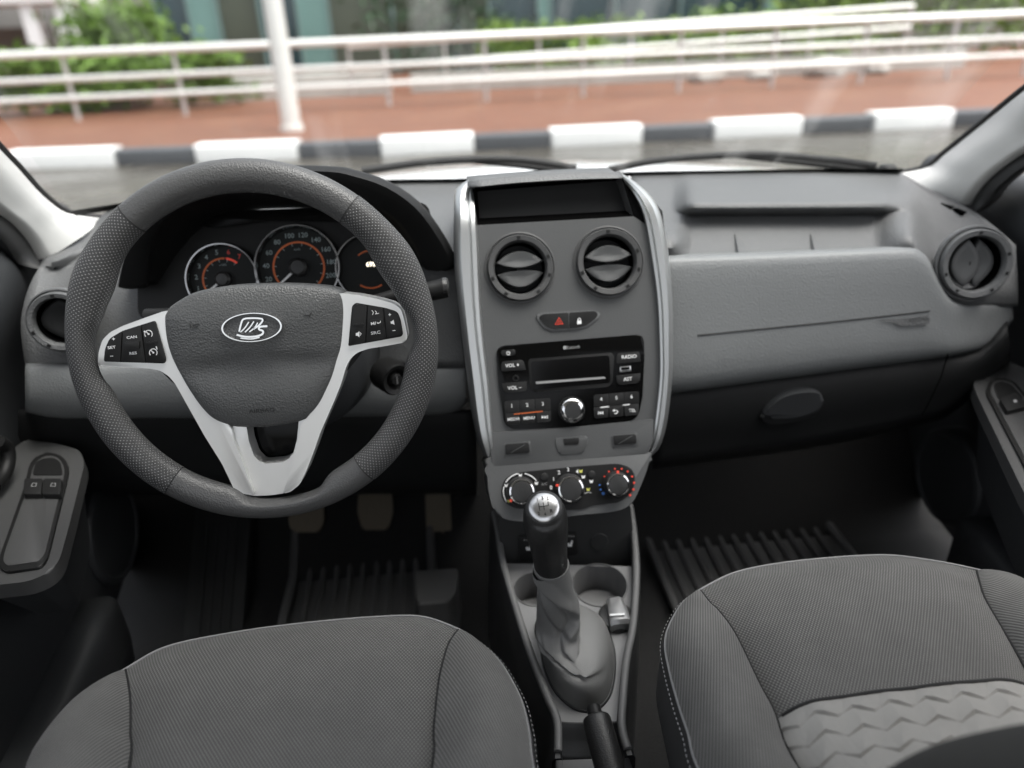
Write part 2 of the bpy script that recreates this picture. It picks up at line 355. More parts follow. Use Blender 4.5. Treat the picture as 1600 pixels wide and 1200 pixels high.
# ================================================================== OUTSIDE
PZ = .165
def kerbY(x): return 8.93 + .1 * max(0, -(x + .7))
def sheet(name, pts, m):
    o = mk(name, pts, [tuple(range(len(pts)))], m, smooth=False); o['kind'] = 'structure'; return o
sheet('road', [(-300, -300, 0), (300, -300, 0), (300, 400, 0), (-300, 400, 0)], 'asphalt')
V = []; Fs = []
xs = [-60, -20, -8, -4, -.7, 3, 8, 20, 60]
for i, x in enumerate(xs): V += [(x, kerbY(x) + .16, PZ), (x, 60, PZ), (x, kerbY(x) + .16, 0)]
for i in range(len(xs) - 1):
    a = 3 * i; Fs += [(a, a + 3, a + 4, a + 1), (a + 2, a + 5, a + 3, a)]
o = mk('brick_pavement', V, Fs, 'brick', smooth=False); o['kind'] = 'structure'
ORD = ['leftmost', 'second from left', 'third from left', 'fourth from left', 'fifth from left', 'rightmost']
stones = []
WS = [(-7.15, 1.25), (-4.98, 1.25), (-2.81, 1.18), (-.69, 1.07), (1.27, 1.08), (3.2, 1.08), (5.16, 1.0), (7.1, 1.0)]
for q, (x, wl) in enumerate(WS):
    stones.append((x, wl, 1))
    if q + 1 < len(WS): stones.append((x + wl + .004, WS[q + 1][0] - x - wl - .008, 0))
stones = stones[1:-1]
nw = nd = 0
for x, wl, wh in stones:
    y0, y1 = kerbY(x), kerbY(x + wl)
    fr = Frame((x + .004, y0, 0), U=(wl, y1 - y0, 0), V=(0, 0, 1))
    h = .195 if wh else .172
    o = prism('kerb_stone', fr, [(0, -.02), (wl - .008, -.02), (wl - .008, h), (0, h)], -.26, .0 if wh else -.012, 'white_paint' if wh else 'dark_paint', px=False, bev=.03, seg=3)
    if wh: nw += 1; tag(o, f"white painted kerb stone, {['leftmost', 'second', 'third', 'fourth', 'fifth', 'sixth', 'seventh'][nw-1]}{'' if nw == 1 else ' from the left'} beyond the windscreen", 'kerb stone', 'white kerb stones along the road')
    else: nd += 1; tag(o, f"dark grey kerb stone, {['leftmost', 'second', 'third', 'fourth', 'fifth', 'sixth', 'seventh', 'eighth'][nd-1]}{'' if nd == 1 else ' from the left'} between white ones", 'kerb stone', 'dark kerb stones along the road')
# lamp post beside the kerb
b = atZ(457, 204, PZ); lp = thing('lamp_post', 'white round lamp post standing on the brick pavement behind the kerb', 'lamp post', b)
tube('pole', [b, b + Vector((0, 0, 2)), b + Vector((0, 0, 5))], [.125, .115, .10], 'rail_metal', lp, n=20, sm=2)
tube('collar', [b, b + Vector((0, 0, .06))], .15, 'rail_metal', lp, n=20, sm=1)
tube('arm', [b + Vector((0, 0, 4.95)), b + Vector((0, -.5, 5.2)), b + Vector((0, -1.3, 5.25))], .04, 'rail_metal', lp, n=10)
box('lamp_head', b + Vector((-.12, -1.8, 5.2)), b + Vector((.12, -1.25, 5.32)), 'rail_grey', lp, bev=.03)
# railing along the pavement
base = [(-52, 190), (122, 182), (290, 176), (448, 168), (608, 158), (760, 152), (911, 147), (1060, 141), (1205, 133), (1344, 124), (1480, 114), (1600, 108)]
bp = []
for i, (x, y) in enumerate(base):
    d = ray(x, y); bp.append(CAMP + d * (13.3 / d.y)); bp[-1].z = PZ
rl = thing('railing', 'white tubular handrail with three bars running behind the brick pavement', 'railing', bp[5])
for p in bp: tube('post', [p, p + Vector((0, 0, .98))], .035, 'rail_grey', rl, n=10, sm=1)
for hgt, r, mm in ((.99, .058, 'rail_metal'), (.62, .045, 'rail_metal'), (.34, .045, 'rail_metal')):
    tube('rail', [p + Vector((0, -.02, hgt)) for p in bp], r, mm, rl, n=10, sm=2)
# second railing of the ramp behind, climbing to the right
r2 = thing('ramp_railing', 'white ramp handrail rising to the right behind the front railing', 'railing', (1.0, 15.6, PZ))
P2 = [Vector((X, 15.6, PZ + .02 + max(0, (X + 1.5)) * .028)) for X in (-1.6, .2, 2.0, 3.8, 5.6, 7.4, 9.4)]
for p in P2: tube('post', [p, p + Vector((0, 0, .85))], .03, 'rail_grey', r2, n=8, sm=1)
for hgt in (.86, .48): tube('rail', [p + Vector((0, -.02, hgt)) for p in P2], .045, 'rail_metal', r2, n=8, sm=2)
o = box('planter_wall', (-4.3, 15.9, PZ - .05), (-.9, 16.3, PZ + .42), 'stone', bev=.03); tag(o, 'low pale stone planter wall left of the ramp railing', 'wall')
o = box('ramp_wall', (-.5, 16.0, PZ - .05), (11, 16.25, PZ + .33), 'stone', bev=.02); tag(o, 'long low stone ramp wall behind the ramp railing', 'wall')
for i, (X, s) in enumerate(((5.2, .35), (6.3, .28), (7.6, .42), (8.6, .3))):
    bm = bmesh.new(); bmesh.ops.create_icosphere(bm, subdivisions=2, radius=s)
    for v in bm.verts: v.co *= 1 + .25 * (random.random() - .5); v.co.z *= .6
    V = [v.co + Vector((X, 15.2, PZ + s * .3)) for v in bm.verts]; Fs = [[v.index for v in f.verts] for f in bm.faces]; bm.free()
    o = mk('boulder', V, Fs, 'stone', angle=20); tag(o, f"grey boulder at the foot of the ramp wall, {['leftmost', 'second from left', 'third and largest', 'rightmost'][i]}", 'boulder', 'boulders by the ramp')
def foliage(name, lo, hi, n, size, m, parent, shape='box'):
    lo = np.array(lo); hi = np.array(hi); V = []; Fs = []
    c = (lo + hi) / 2; ex = (hi - lo) / 2
    clumps = [c + ex * (RNG.random(3) * 2 - 1) * (.9 if shape == 'box' else .65) for _ in range(max(6, n // 90))]
    for i in range(n):
        if shape == 'box': q = clumps[i % len(clumps)] + RNG.normal(0, .16, 3) * np.minimum(1.2, ex * 1.2)
        else: q = clumps[i % len(clumps)] + RNG.normal(0, .28, 3) * ex
        a = RNG.normal(0, 1, 3); a /= np.linalg.norm(a); b_ = np.cross(a, RNG.normal(0, 1, 3)); b_ /= np.linalg.norm(b_); s = size * (.6 + .8 * RNG.random())
        k = len(V); V += [q - a * s, q + b_ * s * .45, q + a * s, q - b_ * s * .45]; Fs.append((k, k + 1, k + 2, k + 3))
    o = mk(name, V, Fs, m, parent, smooth=False); o['kind'] = 'stuff'; return o
def shrub(name, label, lo, hi, n, size, m, shape='ball'):
    t = thing(name, label, 'hedge' if shape == 'box' else 'shrub', ((lo[0] + hi[0]) / 2, (lo[1] + hi[1]) / 2, PZ))
    foliage('leaves', lo, hi, n, size, m, t, shape)
    cx, cy = (lo[0] + hi[0]) / 2, (lo[1] + hi[1]) / 2
    for k in range(4): tube('stem', [(cx + (k - 1.5) * .1, cy, PZ), (cx + (k - 1.5) * (hi[0] - lo[0]) * .25, cy, (lo[2] + hi[2]) / 2)], .03, 'bark', t, n=6, sm=1)
shrub('clipped_hedge', 'bright green clipped hedge behind the left end of the railing', (-9.5, 14.3, .3), (-3.2, 15.4, 1.15), 6500, .10, 'leaf', 'box')
shrub('conifer_shrub', 'dark green spreading conifer rising above the clipped hedge', (-6.9, 15.4, .4), (-4.9, 17.0, 1.95), 3200, .09, 'leaf')
shrub('long_hedge', 'long light green hedge behind the ramp railing', (.8, 16.5, .2), (9.5, 17.6, 1.3), 7000, .09, 'leaf_light', 'box')
shrub('tall_shrub', 'tall yellow-green shrub at the right end behind the railings', (7.8, 18.4, .3), (15.5, 20.4, 3.4), 7000, .11, 'leaf_light')
shrub('olive_shrub', 'olive green shrub standing before the glass front beside the lamp post', (-1.2, 18.4, .2), (2.0, 19.8, 2.6), 1500, .10, 'leaf_dark')
# glass-fronted building
bd = thing('building', 'building with dark and teal glass front behind the hedges', 'building', (2, 23, PZ))
box('wall', (-16, 23.3, PZ), (24, 30, 6), 'facade', bd)
X = -9.0; cols = ['glass_dark', 'glass_teal', 'glass_dark', 'glass_olive', 'glass_dark']
px_edges = [(250, 'glass_dark'), (300, 'glass_teal'), (345, 'glass_olive'), (410, 'glass_dark'), (468, 'glass_teal'), (516, 'glass_olive'), (615, 'glass_olive'), (700, 'glass_dark'), (715, 'glass_olive'), (765, 'glass_dark'), (840, 'glass_teal'), (860, 'glass_dark'), (960, 'glass_dark'), (1060, 'glass_dark'), (1190, 'glass_teal'), (1215, 'glass_dark'), (1330, None)]
XE = [(atY(x, 40, 23.2).x, m_) for x, m_ in px_edges]
for (a, m_), (b_, _) in zip(XE, XE[1:]):
    pr = m_ == 'glass_teal'
    box('pane', (a + .03, 23.1 if pr else 23.22, PZ + .05), (b_ - .03, 23.29, 4.6), m_, bd, bev=.01)
    box('mullion', (a - .03, 23.05, PZ), (a + .03, 23.285, 4.6), 'mullion', bd)
cp = thing('white_canopy', 'white canopy on slim posts left of the conifer', 'canopy', (-11, 21, PZ))
box('roof', (-16, 20, 2.15), (-8.3, 22.4, 2.6), 'canopy', cp, bev=.03)
for X_ in (-10.9, -9.35, -8.6): box('post', (X_, 20.1, PZ), (X_ + (.3 if X_ > -9.5 else .12), 20.4, 2.2), 'canopy', cp, bev=.02)
box('back_panel', (-15.5, 22.2, PZ), (-9.8, 22.35, 1.7), 'canopy_panel', cp)
# ================================================================== CAR SHELL
# bonnet
bn = thing('car_bonnet', 'white car bonnet glimpsed beyond the wipers', 'bonnet', (.13, 1.9, .9))
bx_ = [-.62, -.45, -.2, .13, .46, .71, .88]
rows = []
for Y, z, dz in ((1.47, 1.01, .012), (1.56, 1.028, .014), (1.72, 1.022, .018), (2.1, .95, .03), (2.45, .85, .05), (2.5, .78, .05)):
    rows.append([(X, Y - .10 * ((X - .13) / .75) ** 2, z - dz * ((X - .13) / .75) ** 2 * 3) for X in bx_])
loft('panel', rows, 'car_paint', bn, solid=.004)
cowl = thing('cowl_panel', 'black plastic cowl between bonnet and windscreen', 'cowl', (.13, 1.4, .98))
loft('tray', [[(X, Y - .12 * ((X - .13) / .75) ** 2, z) for X in bx_] for Y, z in ((1.345, 1.02), (1.37, .98), (1.44, .985), (1.47, 1.008))], 'black_plastic', cowl)
# windscreen base row shared by dash top and glass
WB = [(60, 372, 1.12), (120, 352, 1.20), (193, 325, 1.25), (300, 308, 1.28), (450, 296, 1.31), (590, 288, 1.33), (720, 286, 1.335), (860, 281, 1.335), (1000, 275, 1.33), (1150, 273, 1.32), (1280, 271, 1.29), (1404, 271, 1.23)]
wsb = [atY(*p) for p in WB]
wc = thing('windscreen', 'sloping glass windscreen with a black edge, faintly smeared', 'windscreen', (.13, 1.3, 1.05))
lower = [atY(117, 337, 1.2), *wsb[2:11], atY(1406, 271, 1.225)]
lower = resample(cat_rom(lower, 6), 22)
hdr = [Vector((.13 + (i / 21 - .5) * 1.30, .55 + .10 * (1 - (2 * i / 21 - 1) ** 2), 1.58)) for i in range(22)]
rows = [[a.lerp(b_, t) + Vector((0, .035 * sin(pi * t), .035 * sin(pi * t))) for a, b_ in zip(lower, hdr)] for t in np.linspace(0, 1, 10)]
loft('pane', rows, 'windscreen_glass', wc, nu=1, nv=1, solid=0)
loft('frit_band', [[p + Vector((0, .002, -.001)) for p in lower], [a.lerp(b_, .018) + Vector((0, .004, .0)) for a, b_ in zip(lower, hdr)]], 'rubber', wc, nu=1, nv=1, solid=0)
# wipers
def wiper(label, pix, arm):
    P = [atY(*p) for p in pix]; t = thing('wiper', label, 'wiper', P[0], 'windscreen wipers')
    tube('blade', P, .004, 'rubber', t, n=6, flat=1.6); A = [atY(*p) for p in arm]; tube('arm', A, [.009, .006, .004], 'black_plastic', t, n=8)
    lathe('pivot', Frame(A[0], U=(1, 0, 0), V=(0, 1, 0)), (0, 0), [(.018, -.03), (.018, .008), (.012, .014), (0, .015)], 'black_plastic', t, n=16)
wiper('black wiper blade resting at the foot of the windscreen, before the steering wheel', [(565, 267, 1.35), (680, 252, 1.36), (800, 249, 1.37), (900, 262, 1.37)], [(905, 276, 1.42), (840, 262, 1.40), (740, 252, 1.38)])
wiper('long black wiper blade at the foot of the windscreen, passenger side', [(950, 266, 1.37), (1040, 249, 1.36), (1180, 241, 1.35), (1290, 249, 1.33), (1370, 259, 1.28)], [(1385, 270, 1.34), (1290, 258, 1.36), (1150, 244, 1.36)])
# pillars
def pillar(label, ws, dr, sealp, sgn, group='front roof pillars'):
    W = [atY(*p) for p in ws]; D = [atY(*p) for p in dr]; S = [atY(*p) for p in sealp]
    W.append(Vector((.13 + sgn * .62, .63, 1.575))); D.append(Vector((.13 + sgn * .69, .58, 1.575))); S.append(Vector((.13 + sgn * .72, .55, 1.57)))
    t = thing('windscreen_pillar', label, 'pillar', D[0], group)
    Wc = resample(cat_rom(W, 6), 34); Dc = resample(cat_rom(D, 6), 34); Sc = resample(cat_rom(S, 6), 34)
    n_ = Vector((-sgn, -.55, .25)).normalized() * .018
    rows = [[p + Vector((sgn * .02, .03, 0)) for p in Wc], [p + Vector((sgn * .004, .002, -.002)) for p in Wc], Wc, [a.lerp(b_, .12) + n_ * .4 for a, b_ in zip(Wc, Dc)], [a.lerp(b_, .5) + n_ for a, b_ in zip(Wc, Dc)], [a.lerp(b_, .88) + n_ * .45 for a, b_ in zip(Wc, Dc)], Dc, [p + Vector((sgn * .03, .0, 0)) for p in Dc]]
    loft('trim', rows, 'pillar', t, nu=2, nv=3, solid=0)
    rows = [[p + Vector((sgn * .012, 0, 0)) for p in Dc], [a.lerp(b_, .45) + n_ * .5 + Vector((sgn * .01, 0, 0)) for a, b_ in zip(Dc, Sc)], Sc, [p + Vector((sgn * .03, .02, 0)) for p in Sc]]
    loft('door_seal', rows, 'rubber', t, nu=2, nv=3, solid=0)
    tube('glass_edge', [p + Vector((-sgn * .001, .006, 0)) for p in Wc], .004, 'rubber', t, n=6, sm=2)
pillar('pale grey windscreen pillar left of the steering wheel', [(160, 341, 1.235), (117, 336, 1.22), (95, 328, 1.205), (63, 302, 1.165), (32, 267, 1.125), (0, 233, 1.085), (-120, 100, .95)],
       [(73, 404, 1.12), (57, 375, 1.11), (32, 347, 1.085), (0, 323, 1.055), (-90, 240, .97)],
       [(59, 420, 1.08), (30, 413, 1.075), (16, 391, 1.06), (0, 372, 1.045), (-90, 290, .96)], -1)
pillar('pale grey windscreen pillar right of the passenger air vent', [(1403, 271, 1.235), (1449, 262, 1.215), (1470, 246, 1.195), (1500, 222, 1.165), (1600, 141, 1.07), (1700, 60, .99)],
       [(1506, 320, 1.12), (1518, 300, 1.105), (1545, 270, 1.08), (1600, 231, 1.04), (1700, 160, .97)],
       [(1527, 331, 1.09), (1545, 318, 1.08), (1560, 297, 1.065), (1600, 264, 1.035), (1700, 195, .96)], 1)
# headliner out of view, added to cut top light; rear length set for that
hl = thing('headliner', 'pale unseen headliner above the windscreen, added to shade the cabin', 'roof lining', (.13, .3, 1.6))
loft('lining', [[(X, Y, z - .05 * ((X - .13) / .7) ** 2) for X in (-.62, -.3, .13, .56, .88)] for Y, z in ((.62, 1.59), (.5, 1.62), (.2, 1.65), (-.25, 1.66), (-.55, 1.66))], 'pillar', hl)
# floor and bulkhead
fl = mk('car_floor', *gridmesh([[(X, Y, z) for X in (-.7, -.05, .13, .31, .95)] for Y, z in ((-.6, .36), (.7, .36), (1.12, .37), (1.38, .60), (1.5, .98))]), 'carpet', solid=-.01); fl['kind'] = 'structure'
# ================================================================== DASHBOARD
def interp(x, T, k=1):
    T = sorted(T)
    if x <= T[0][0]: return T[0][k]
    for a, b_ in zip(T, T[1:]):
        if x <= b_[0]: t = (x - a[0]) / (b_[0] - a[0]); return a[k] + (b_[k] - a[k]) * t
    return T[-1][k]
DB = thing('dashboard', 'grey moulded dashboard spanning the cabin below the windscreen', 'dashboard', (.13, 1.0, .9))
BASE = WB + [(1450, 297, 1.16), (1506, 322, 1.10), (1550, 352, 1.05), (1592, 388, 1.0)]
# passenger side top with open tray
cols = [985, 1030, 1052, 1066, 1080, 1110, 1200, 1300, 1365, 1388, 1405, 1425, 1450, 1490, 1530, 1566, 1588]
ENDY = [(985, 405), (1400, 400), (1430, 402), (1450, 440), (1475, 480), (1588, 478)]; ENDD = [(985, .985), (1430, .98), (1500, .955), (1588, .965)]
REC = [(None, None), (297, 1.185), (315, 1.085), (321.5, 1.064), (325, 1.070), (331, 1.096), (334, 1.101), (341, 1.096), (376, 1.04), (406, .99)]
TPL = [0, .22, .36, .41, .44, .48, .54, .60, .8, 1]
def rw(x): return interp(x, [(1052, 0), (1066, .45), (1080, 1), (1365, 1), (1388, .55), (1405, .2), (1425, 0)])
rows = []
for i in range(10):
    r = []
    for x in cols:
        y0, Y0 = interp(x, BASE, 1), interp(x, BASE, 2); y1, Y1 = interp(x, ENDY), interp(x, ENDD); t = TPL[i]
        yy = y0 + (y1 - y0) * t; YY = Y0 + (Y1 - Y0) * min(1, t * 1.25); wgt = rw(x)
        if i and wgt > 0: yr = REC[i][0] - (x - 1220) * .004; yy = yy + (yr - yy) * wgt; YY = YY + (REC[i][1] - YY) * wgt
        r.append(atY(x, yy, YY))
    rows.append(r)
loft('top_pad', rows, 'dash', DB, nu=3, nv=3, angle=60, solid=.003)
# raised floor panel and ribs in the tray
trY = lambda y: interp(y, [(330, 1.112), (341, 1.096), (376, 1.04), (406, .99)])
tc_ = [1066, 1069, 1074, 1090, 1150, 1220, 1290, 1345, 1360, 1366, 1370]; rows = []
for i, y in enumerate((336, 338, 341, 348, 360, 377, 390, 400)):
    r = []
    for k, x in enumerate(tc_):
        e_ = min(k, len(tc_) - 1 - k); lift = .0 if (i == 0 or e_ == 0) else .007; yy = y + (4 if e_ < 2 and i < 3 else 1.5 if e_ == 2 and i < 3 else 0) - (x - 1220) * .004
        r.append(atY(x, yy, trY(yy) - lift + (.004 if (i == 0 or e_ == 0) else 0)))
    rows.append(r)
tp_ = loft('tray_panel', rows, 'dash', DB, nu=2, nv=2, angle=40, solid=0)
for xa in (1146, 1264):
    A = [atY(x, y, trY(y) - .004) for x, y in ((xa, 366), (xa + 23, 400), (xa + 2, 402))]; B = [p + Vector((.001, -.014, .006)) for p in A]; B[0] = A[0] + Vector((.0005, -.004, .002))
    mk('tray_rib', A + B, [(0, 2, 1), (3, 4, 5), (0, 1, 4, 3), (1, 2, 5, 4), (2, 0, 3, 5)], 'dash', tp_, smooth=False)
# airbag panel
TOP = [(1025, 403), (1200, 397), (1400, 389), (1428, 390), (1445, 401), (1458, 427), (1474, 458), (1490, 473), (1520, 478), (1550, 472), (1580, 465)]
BOT = [(1025, 615), (1200, 592), (1400, 566), (1480, 556), (1530, 546), (1560, 528), (1580, 498)]
Ys = lambda x, y: .957 - .0002 * (y - 400) + max(0, x - 1490) * .0003
cols = [1025, 1045, 1090, 1150, 1210, 1270, 1330, 1380, 1412, 1428, 1438, 1448, 1458, 1470, 1485, 1505, 1530, 1552, 1568, 1580]
rows = []
for k in range(8):
    r = []
    for x in cols:
        a, b_ = interp(x, TOP), interp(x, BOT); ln = b_ - a
        y, dY = [(a - 1, .05), (a, .022), (a + 4, .006), (a + .10 * ln, 0), (a + .5 * ln, 0), (b_ - .12 * ln, 0), (b_ - 3, .012), (b_, .04)][k]
        r.append(atY(x, y, Ys(x, y) + dY))
    rows.append(r)
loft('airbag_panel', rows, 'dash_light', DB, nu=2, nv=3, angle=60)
p0, p1 = atY(1250, 540, Ys(1250, 540)), atY(1250, 460, Ys(1250, 460)); AF = Frame(p0, V=(p1 - p0))
tube('panel_line', [atY(x, y, Ys(x, y) - .0034) for x, y in ((1090, 524), (1150, 518), (1220, 511), (1290, 504), (1360, 496.5), (1400, 492), (1453, 486))], .0011, 'seam', DB, n=6, sm=3)
mark('airbag_tab', AF, rpoly([(1372, 497), (1452, 488), (1454, 500), (1424, 503), (1408, 505), (1398, 499)], 4), 'dash', DB, h=.004)
text('airbag_lettering', 'AIRBAG', AF, (1437, 493), 7, 'fascia', DB, h=.0045, ang=radians(4))
stroke('panel_crease', AF, [(1124, 548), (1128, 556), (1140, 558), (1170, 556)], 1.2, 'dash', DB, h=.0008); stroke('panel_crease', AF, [(1124, 466), (1136, 464), (1162, 462)], 1.2, 'dash', DB, h=.0008)
# glove box and dark lower panel
cols = [1020, 1060, 1150, 1250, 1350, 1440, 1480, 1530, 1575]
GB = [(1020, 722), (1250, 692), (1400, 664), (1480, 640), (1575, 560)]
rows = []
for k in range(6):
    r = []
    for x in cols:
        a, b_ = interp(x, BOT), interp(x, GB); ln = b_ - a
        y, Y = [(a - 6, .97), (a + 3, .945), (a + .35 * ln, .935), (a + .8 * ln, .945), (b_, .965), (b_ + 8, 1.12)][k]
        r.append(atY(x, y, Y))
    rows.append(r)
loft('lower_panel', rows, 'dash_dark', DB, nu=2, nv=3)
gf = Frame(atY(1240, 640, .925), tilt=-4)
gb = prism('glovebox_handle', gf, spl2([(1196, 652), (1206, 634), (1230, 619), (1262, 613), (1284, 617), (1286, 630), (1272, 643), (1240, 653)], 6), -.012, .003, 'door_dark', DB, bev=.006, seg=4)
prism('handle_recess', gf, spl2([(1190, 652), (1215, 646), (1255, 646), (1282, 636), (1272, 652), (1235, 661), (1202, 662)], 6), -.006, .001, 'dash_dark', gb, bev=.002)
stroke('glovebox_gap', gf, [(1481, 553), (1470, 590), (1452, 628), (1440, 650)], 2, 'void', DB, h=.004)
# driver side
cols = [40, 90, 130, 165, 200, 260, 350, 450, 560, 625, 680, 712, 740]
first = [(74, 404, 1.105), (66, 413, 1.085), (55, 428, 1.06), (42, 462, 1.02), (34, 505, .99), (37, 545, .975), (42, 574, .97)]
TB = [0, .06, .14, .34, .6, .84, 1]
rows = []
for i in range(7):
    r = [atY(*first[i])]
    for x in cols[1:]:
        y0, Y0 = interp(x, BASE, 1), interp(x, BASE, 2); 
        if x < 160: y0 = max(y0, interp(x, [(73, 404), (104, 393), (136, 372), (160, 342)])); Y0 = interp(x, [(73, 1.11), (104, 1.14), (136, 1.19), (160, 1.235)])
        y1, Y1 = 574, .97; t = TB[i]; ys_ = y0 + (y1 - y0) * t
        Yk = interp(t, [(0, Y0), (.06, Y0 - .04), (.14, Y0 * .5 + .53), (.34, 1.03), (.6, .995), (.84, .98), (1, .97)])
        if x > 600: Yk -= .02 * min(1, t * 2)
        r.append(atY(x, ys_, Yk))
    rows.append(r)
loft('driver_pad', rows, 'dash', DB, nu=3, nv=3, angle=60)
cols = [41, 60, 100, 200, 330, 450, 560, 640, 690, 716, 728]
rows = []
for k in range(6):
    r = []
    for x in cols:
        bt = interp(x, [(41, 640), (80, 650), (330, 650), (560, 648), (690, 644), (716, 638), (728, 624)]) if x > 41 else 640
        y, Y = [(569, .985), (572, .962), (578, .95), (612, .942), (bt - 3, .95), (bt, .985)][k]; r.append(atY(x, y, Y))
    rows.append(r)
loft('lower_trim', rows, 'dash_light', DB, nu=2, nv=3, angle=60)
rows = [[atY(x, y, Y) for x in (30, 150, 300, 450, 600, 700, 745)] for y, Y in ((640, .99), (665, .985), (740, 1.0), (765, 1.05), (770, 1.25))]
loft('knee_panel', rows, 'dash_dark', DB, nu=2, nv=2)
# round air vents
def air_vent(label, px, rp, Y, tilt, yaw=0, mode='h', ring='fascia', ey=1.0, blade='fascia', depth=.03):
    O = atY(px[0], px[1], Y); c, s = cos(radians(yaw)), sin(radians(yaw)); t = radians(tilt)
    U = Vector((c, s, 0)); V_ = Vector((-s * sin(t), c * sin(t), cos(t))); fr = Frame(O, U=U, V=V_)
    k = (fr.at(px[0] + 1, px[1]) - O).length; R = rp * k
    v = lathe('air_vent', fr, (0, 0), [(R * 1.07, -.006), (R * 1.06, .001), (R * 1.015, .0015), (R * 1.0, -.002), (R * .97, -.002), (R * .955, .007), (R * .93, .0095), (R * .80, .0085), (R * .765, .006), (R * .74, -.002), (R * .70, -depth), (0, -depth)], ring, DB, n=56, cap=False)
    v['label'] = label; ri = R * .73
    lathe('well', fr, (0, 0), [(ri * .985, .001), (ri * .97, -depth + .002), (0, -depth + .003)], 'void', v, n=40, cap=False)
    for a in (90, 198, 342, 237, 303, 18) if mode != 'open' else (): 
        a = radians(a + 0); e = Frame(fr.p(cos(a) * R * .87, sin(a) * R * .87, .0092), U=fr.U * -sin(a) + fr.V * cos(a), V=fr.U * -cos(a) - fr.V * sin(a))
        prism('notch', e, [(-.0022, -.0018), (.0022, -.0018), (.0022, .0018), (-.0022, .0018)], -.0005, .0006, 'black_plastic', v, px=False)
    def lens(ends, top, bot, w_=.96):
        P = [(x, ends + (top - ends) * (1 - (x / w_) ** 2)) for x in np.linspace(-w_, w_, 16)] + [(x, ends + (bot - ends) * (1 - (x / w_) ** 2)) for x in np.linspace(w_ * .97, -w_ * .97, 16)]
        return P
    sets = {'h': [(.24, .68, .0), (-.22, -.06, -.78)], 'v': [(.22, .80, -.30), (-.22, -.0, -.88)], 'c': [(.0, .93, -.93)]}[mode]
    for i, (e_, tp, bt) in enumerate(sets):
        P = lens(e_, tp, bt, .97 if mode != 'v' else .95)
        if mode in 'vc': P = [(-y, x) for x, y in P]
        P = [(x * ri, y * ri) for x, y in P]
        lo_, hi_ = (-.014, .001 + (.002 if i == 0 else -.002)) if mode == 'h' else (-.018, -.007 + (.003 if i == 0 else 0))
        # bowed paddle: rings shrinking to the middle
        cx = sum(p[0] for p in P) / len(P); cy = sum(p[1] for p in P) / len(P)
        rings = [(1.0, lo_), (1.0, hi_ - .004), (.97, hi_ - .0018), (.9, hi_ - .0006), (.6, hi_ - .001), (.25, hi_ - .0025)]
        rws = [[fr.p(cx + (x - cx) * q, cy + (y - cy) * q, h) for x, y in P] for q, h in rings]
        V_, F_ = gridmesh(rws, closed_u=True, cap1=True); mk('blade', V_, F_, blade, v, 50)
    lathe('blade_hinge', fr, (0, 0), [(ri * .10, -.02), (ri * .10, -.006), (0, -.006)], 'black_plastic', v, n=12)
    return fr, R
ST = Frame(atY(890, 600, .86), tilt=22)
stv = []
for (x, y), nm in (((812.5, 419), 'left of the centre pair'), ((951, 410), 'right of the centre pair')):
    O = ST.at(x, y); stv.append((ST.uv(x, y), O))
air_vent('round air vent at the left end of the dashboard', (96, 501), 53, .955, 8, 8, 'c', 'dash', blade='dash_dark')
air_vent('round air vent at the right end of the dashboard, vanes turned upright', (1522, 412), 57, .955, 12, -8, 'v', 'dash', blade='fascia')
# side demister slots by the pillars
for pts, nm in (([(80, 418, 1.085), (104, 405, 1.11), (131, 391, 1.14)], 'left'), ([(1470, 318, 1.12), (1490, 326, 1.10), (1508, 334, 1.08)], 'right')):
    for a, b_ in zip(pts, pts[1:]):
        A, B = atY(*a), atY(*b_); m_ = A.lerp(B, .5); u = (B - A).normalized(); nn = Vector((-.15 if nm == 'left' else .15, -.45, .88)).normalized(); v_ = nn.cross(u)
        e = Frame(m_ + nn * .001, U=u, V=v_); l = (B - A).length / 2 * .88
        prism('demister_slot', e, [(-l, -.004), (l, -.005), (l * .9, .005), (-l * .95, .004)], -.004, .001, 'void', DB, px=False)
# ================================================================== CENTRE STACK
STK = thing('centre_stack', 'grey centre stack between silver strips, with vents above the radio', 'centre console', ST.p(0, -.1, 0))
outl = [(741, 352), (990, 338), (1008, 350), (1016, 390), (1026, 465), (1031, 540), (1031, 600), (1024, 675), (1012, 712), (905, 722), (775, 737), (768, 672), (763, 604), (756, 540), (750, 490), (746, 420)]
holes = []
for (c, O) in stv:
    k = ST.uv(813, 419)[0] - ST.uv(812, 419)[0]; R = 53 * k; holes.append(circ(c, R * .98, 48))
plate_holes('fascia_panel', ST, outl, holes, -.02, 0, 'fascia', STK)
_DB = DB; DB = STK
for (x, y), lb in (((812.5, 419), 'centre air vent nearer the steering wheel'), ((951, 410), 'centre air vent nearer the passenger')): air_vent(lb, (x, y), 53, ST.at(x, y).y, 22, 0, 'h', 'vent_ring')
DB = _DB
# body behind
prism('stack_body', ST, [(712, 300), (735, 284), (970, 274), (1010, 300), (1035, 330), (1046, 420), (1050, 560), (1044, 649), (1020, 712), (900, 724), (770, 735), (745, 690), (727, 580), (712, 440)], -.20, -.021, 'dash_dark', STK)
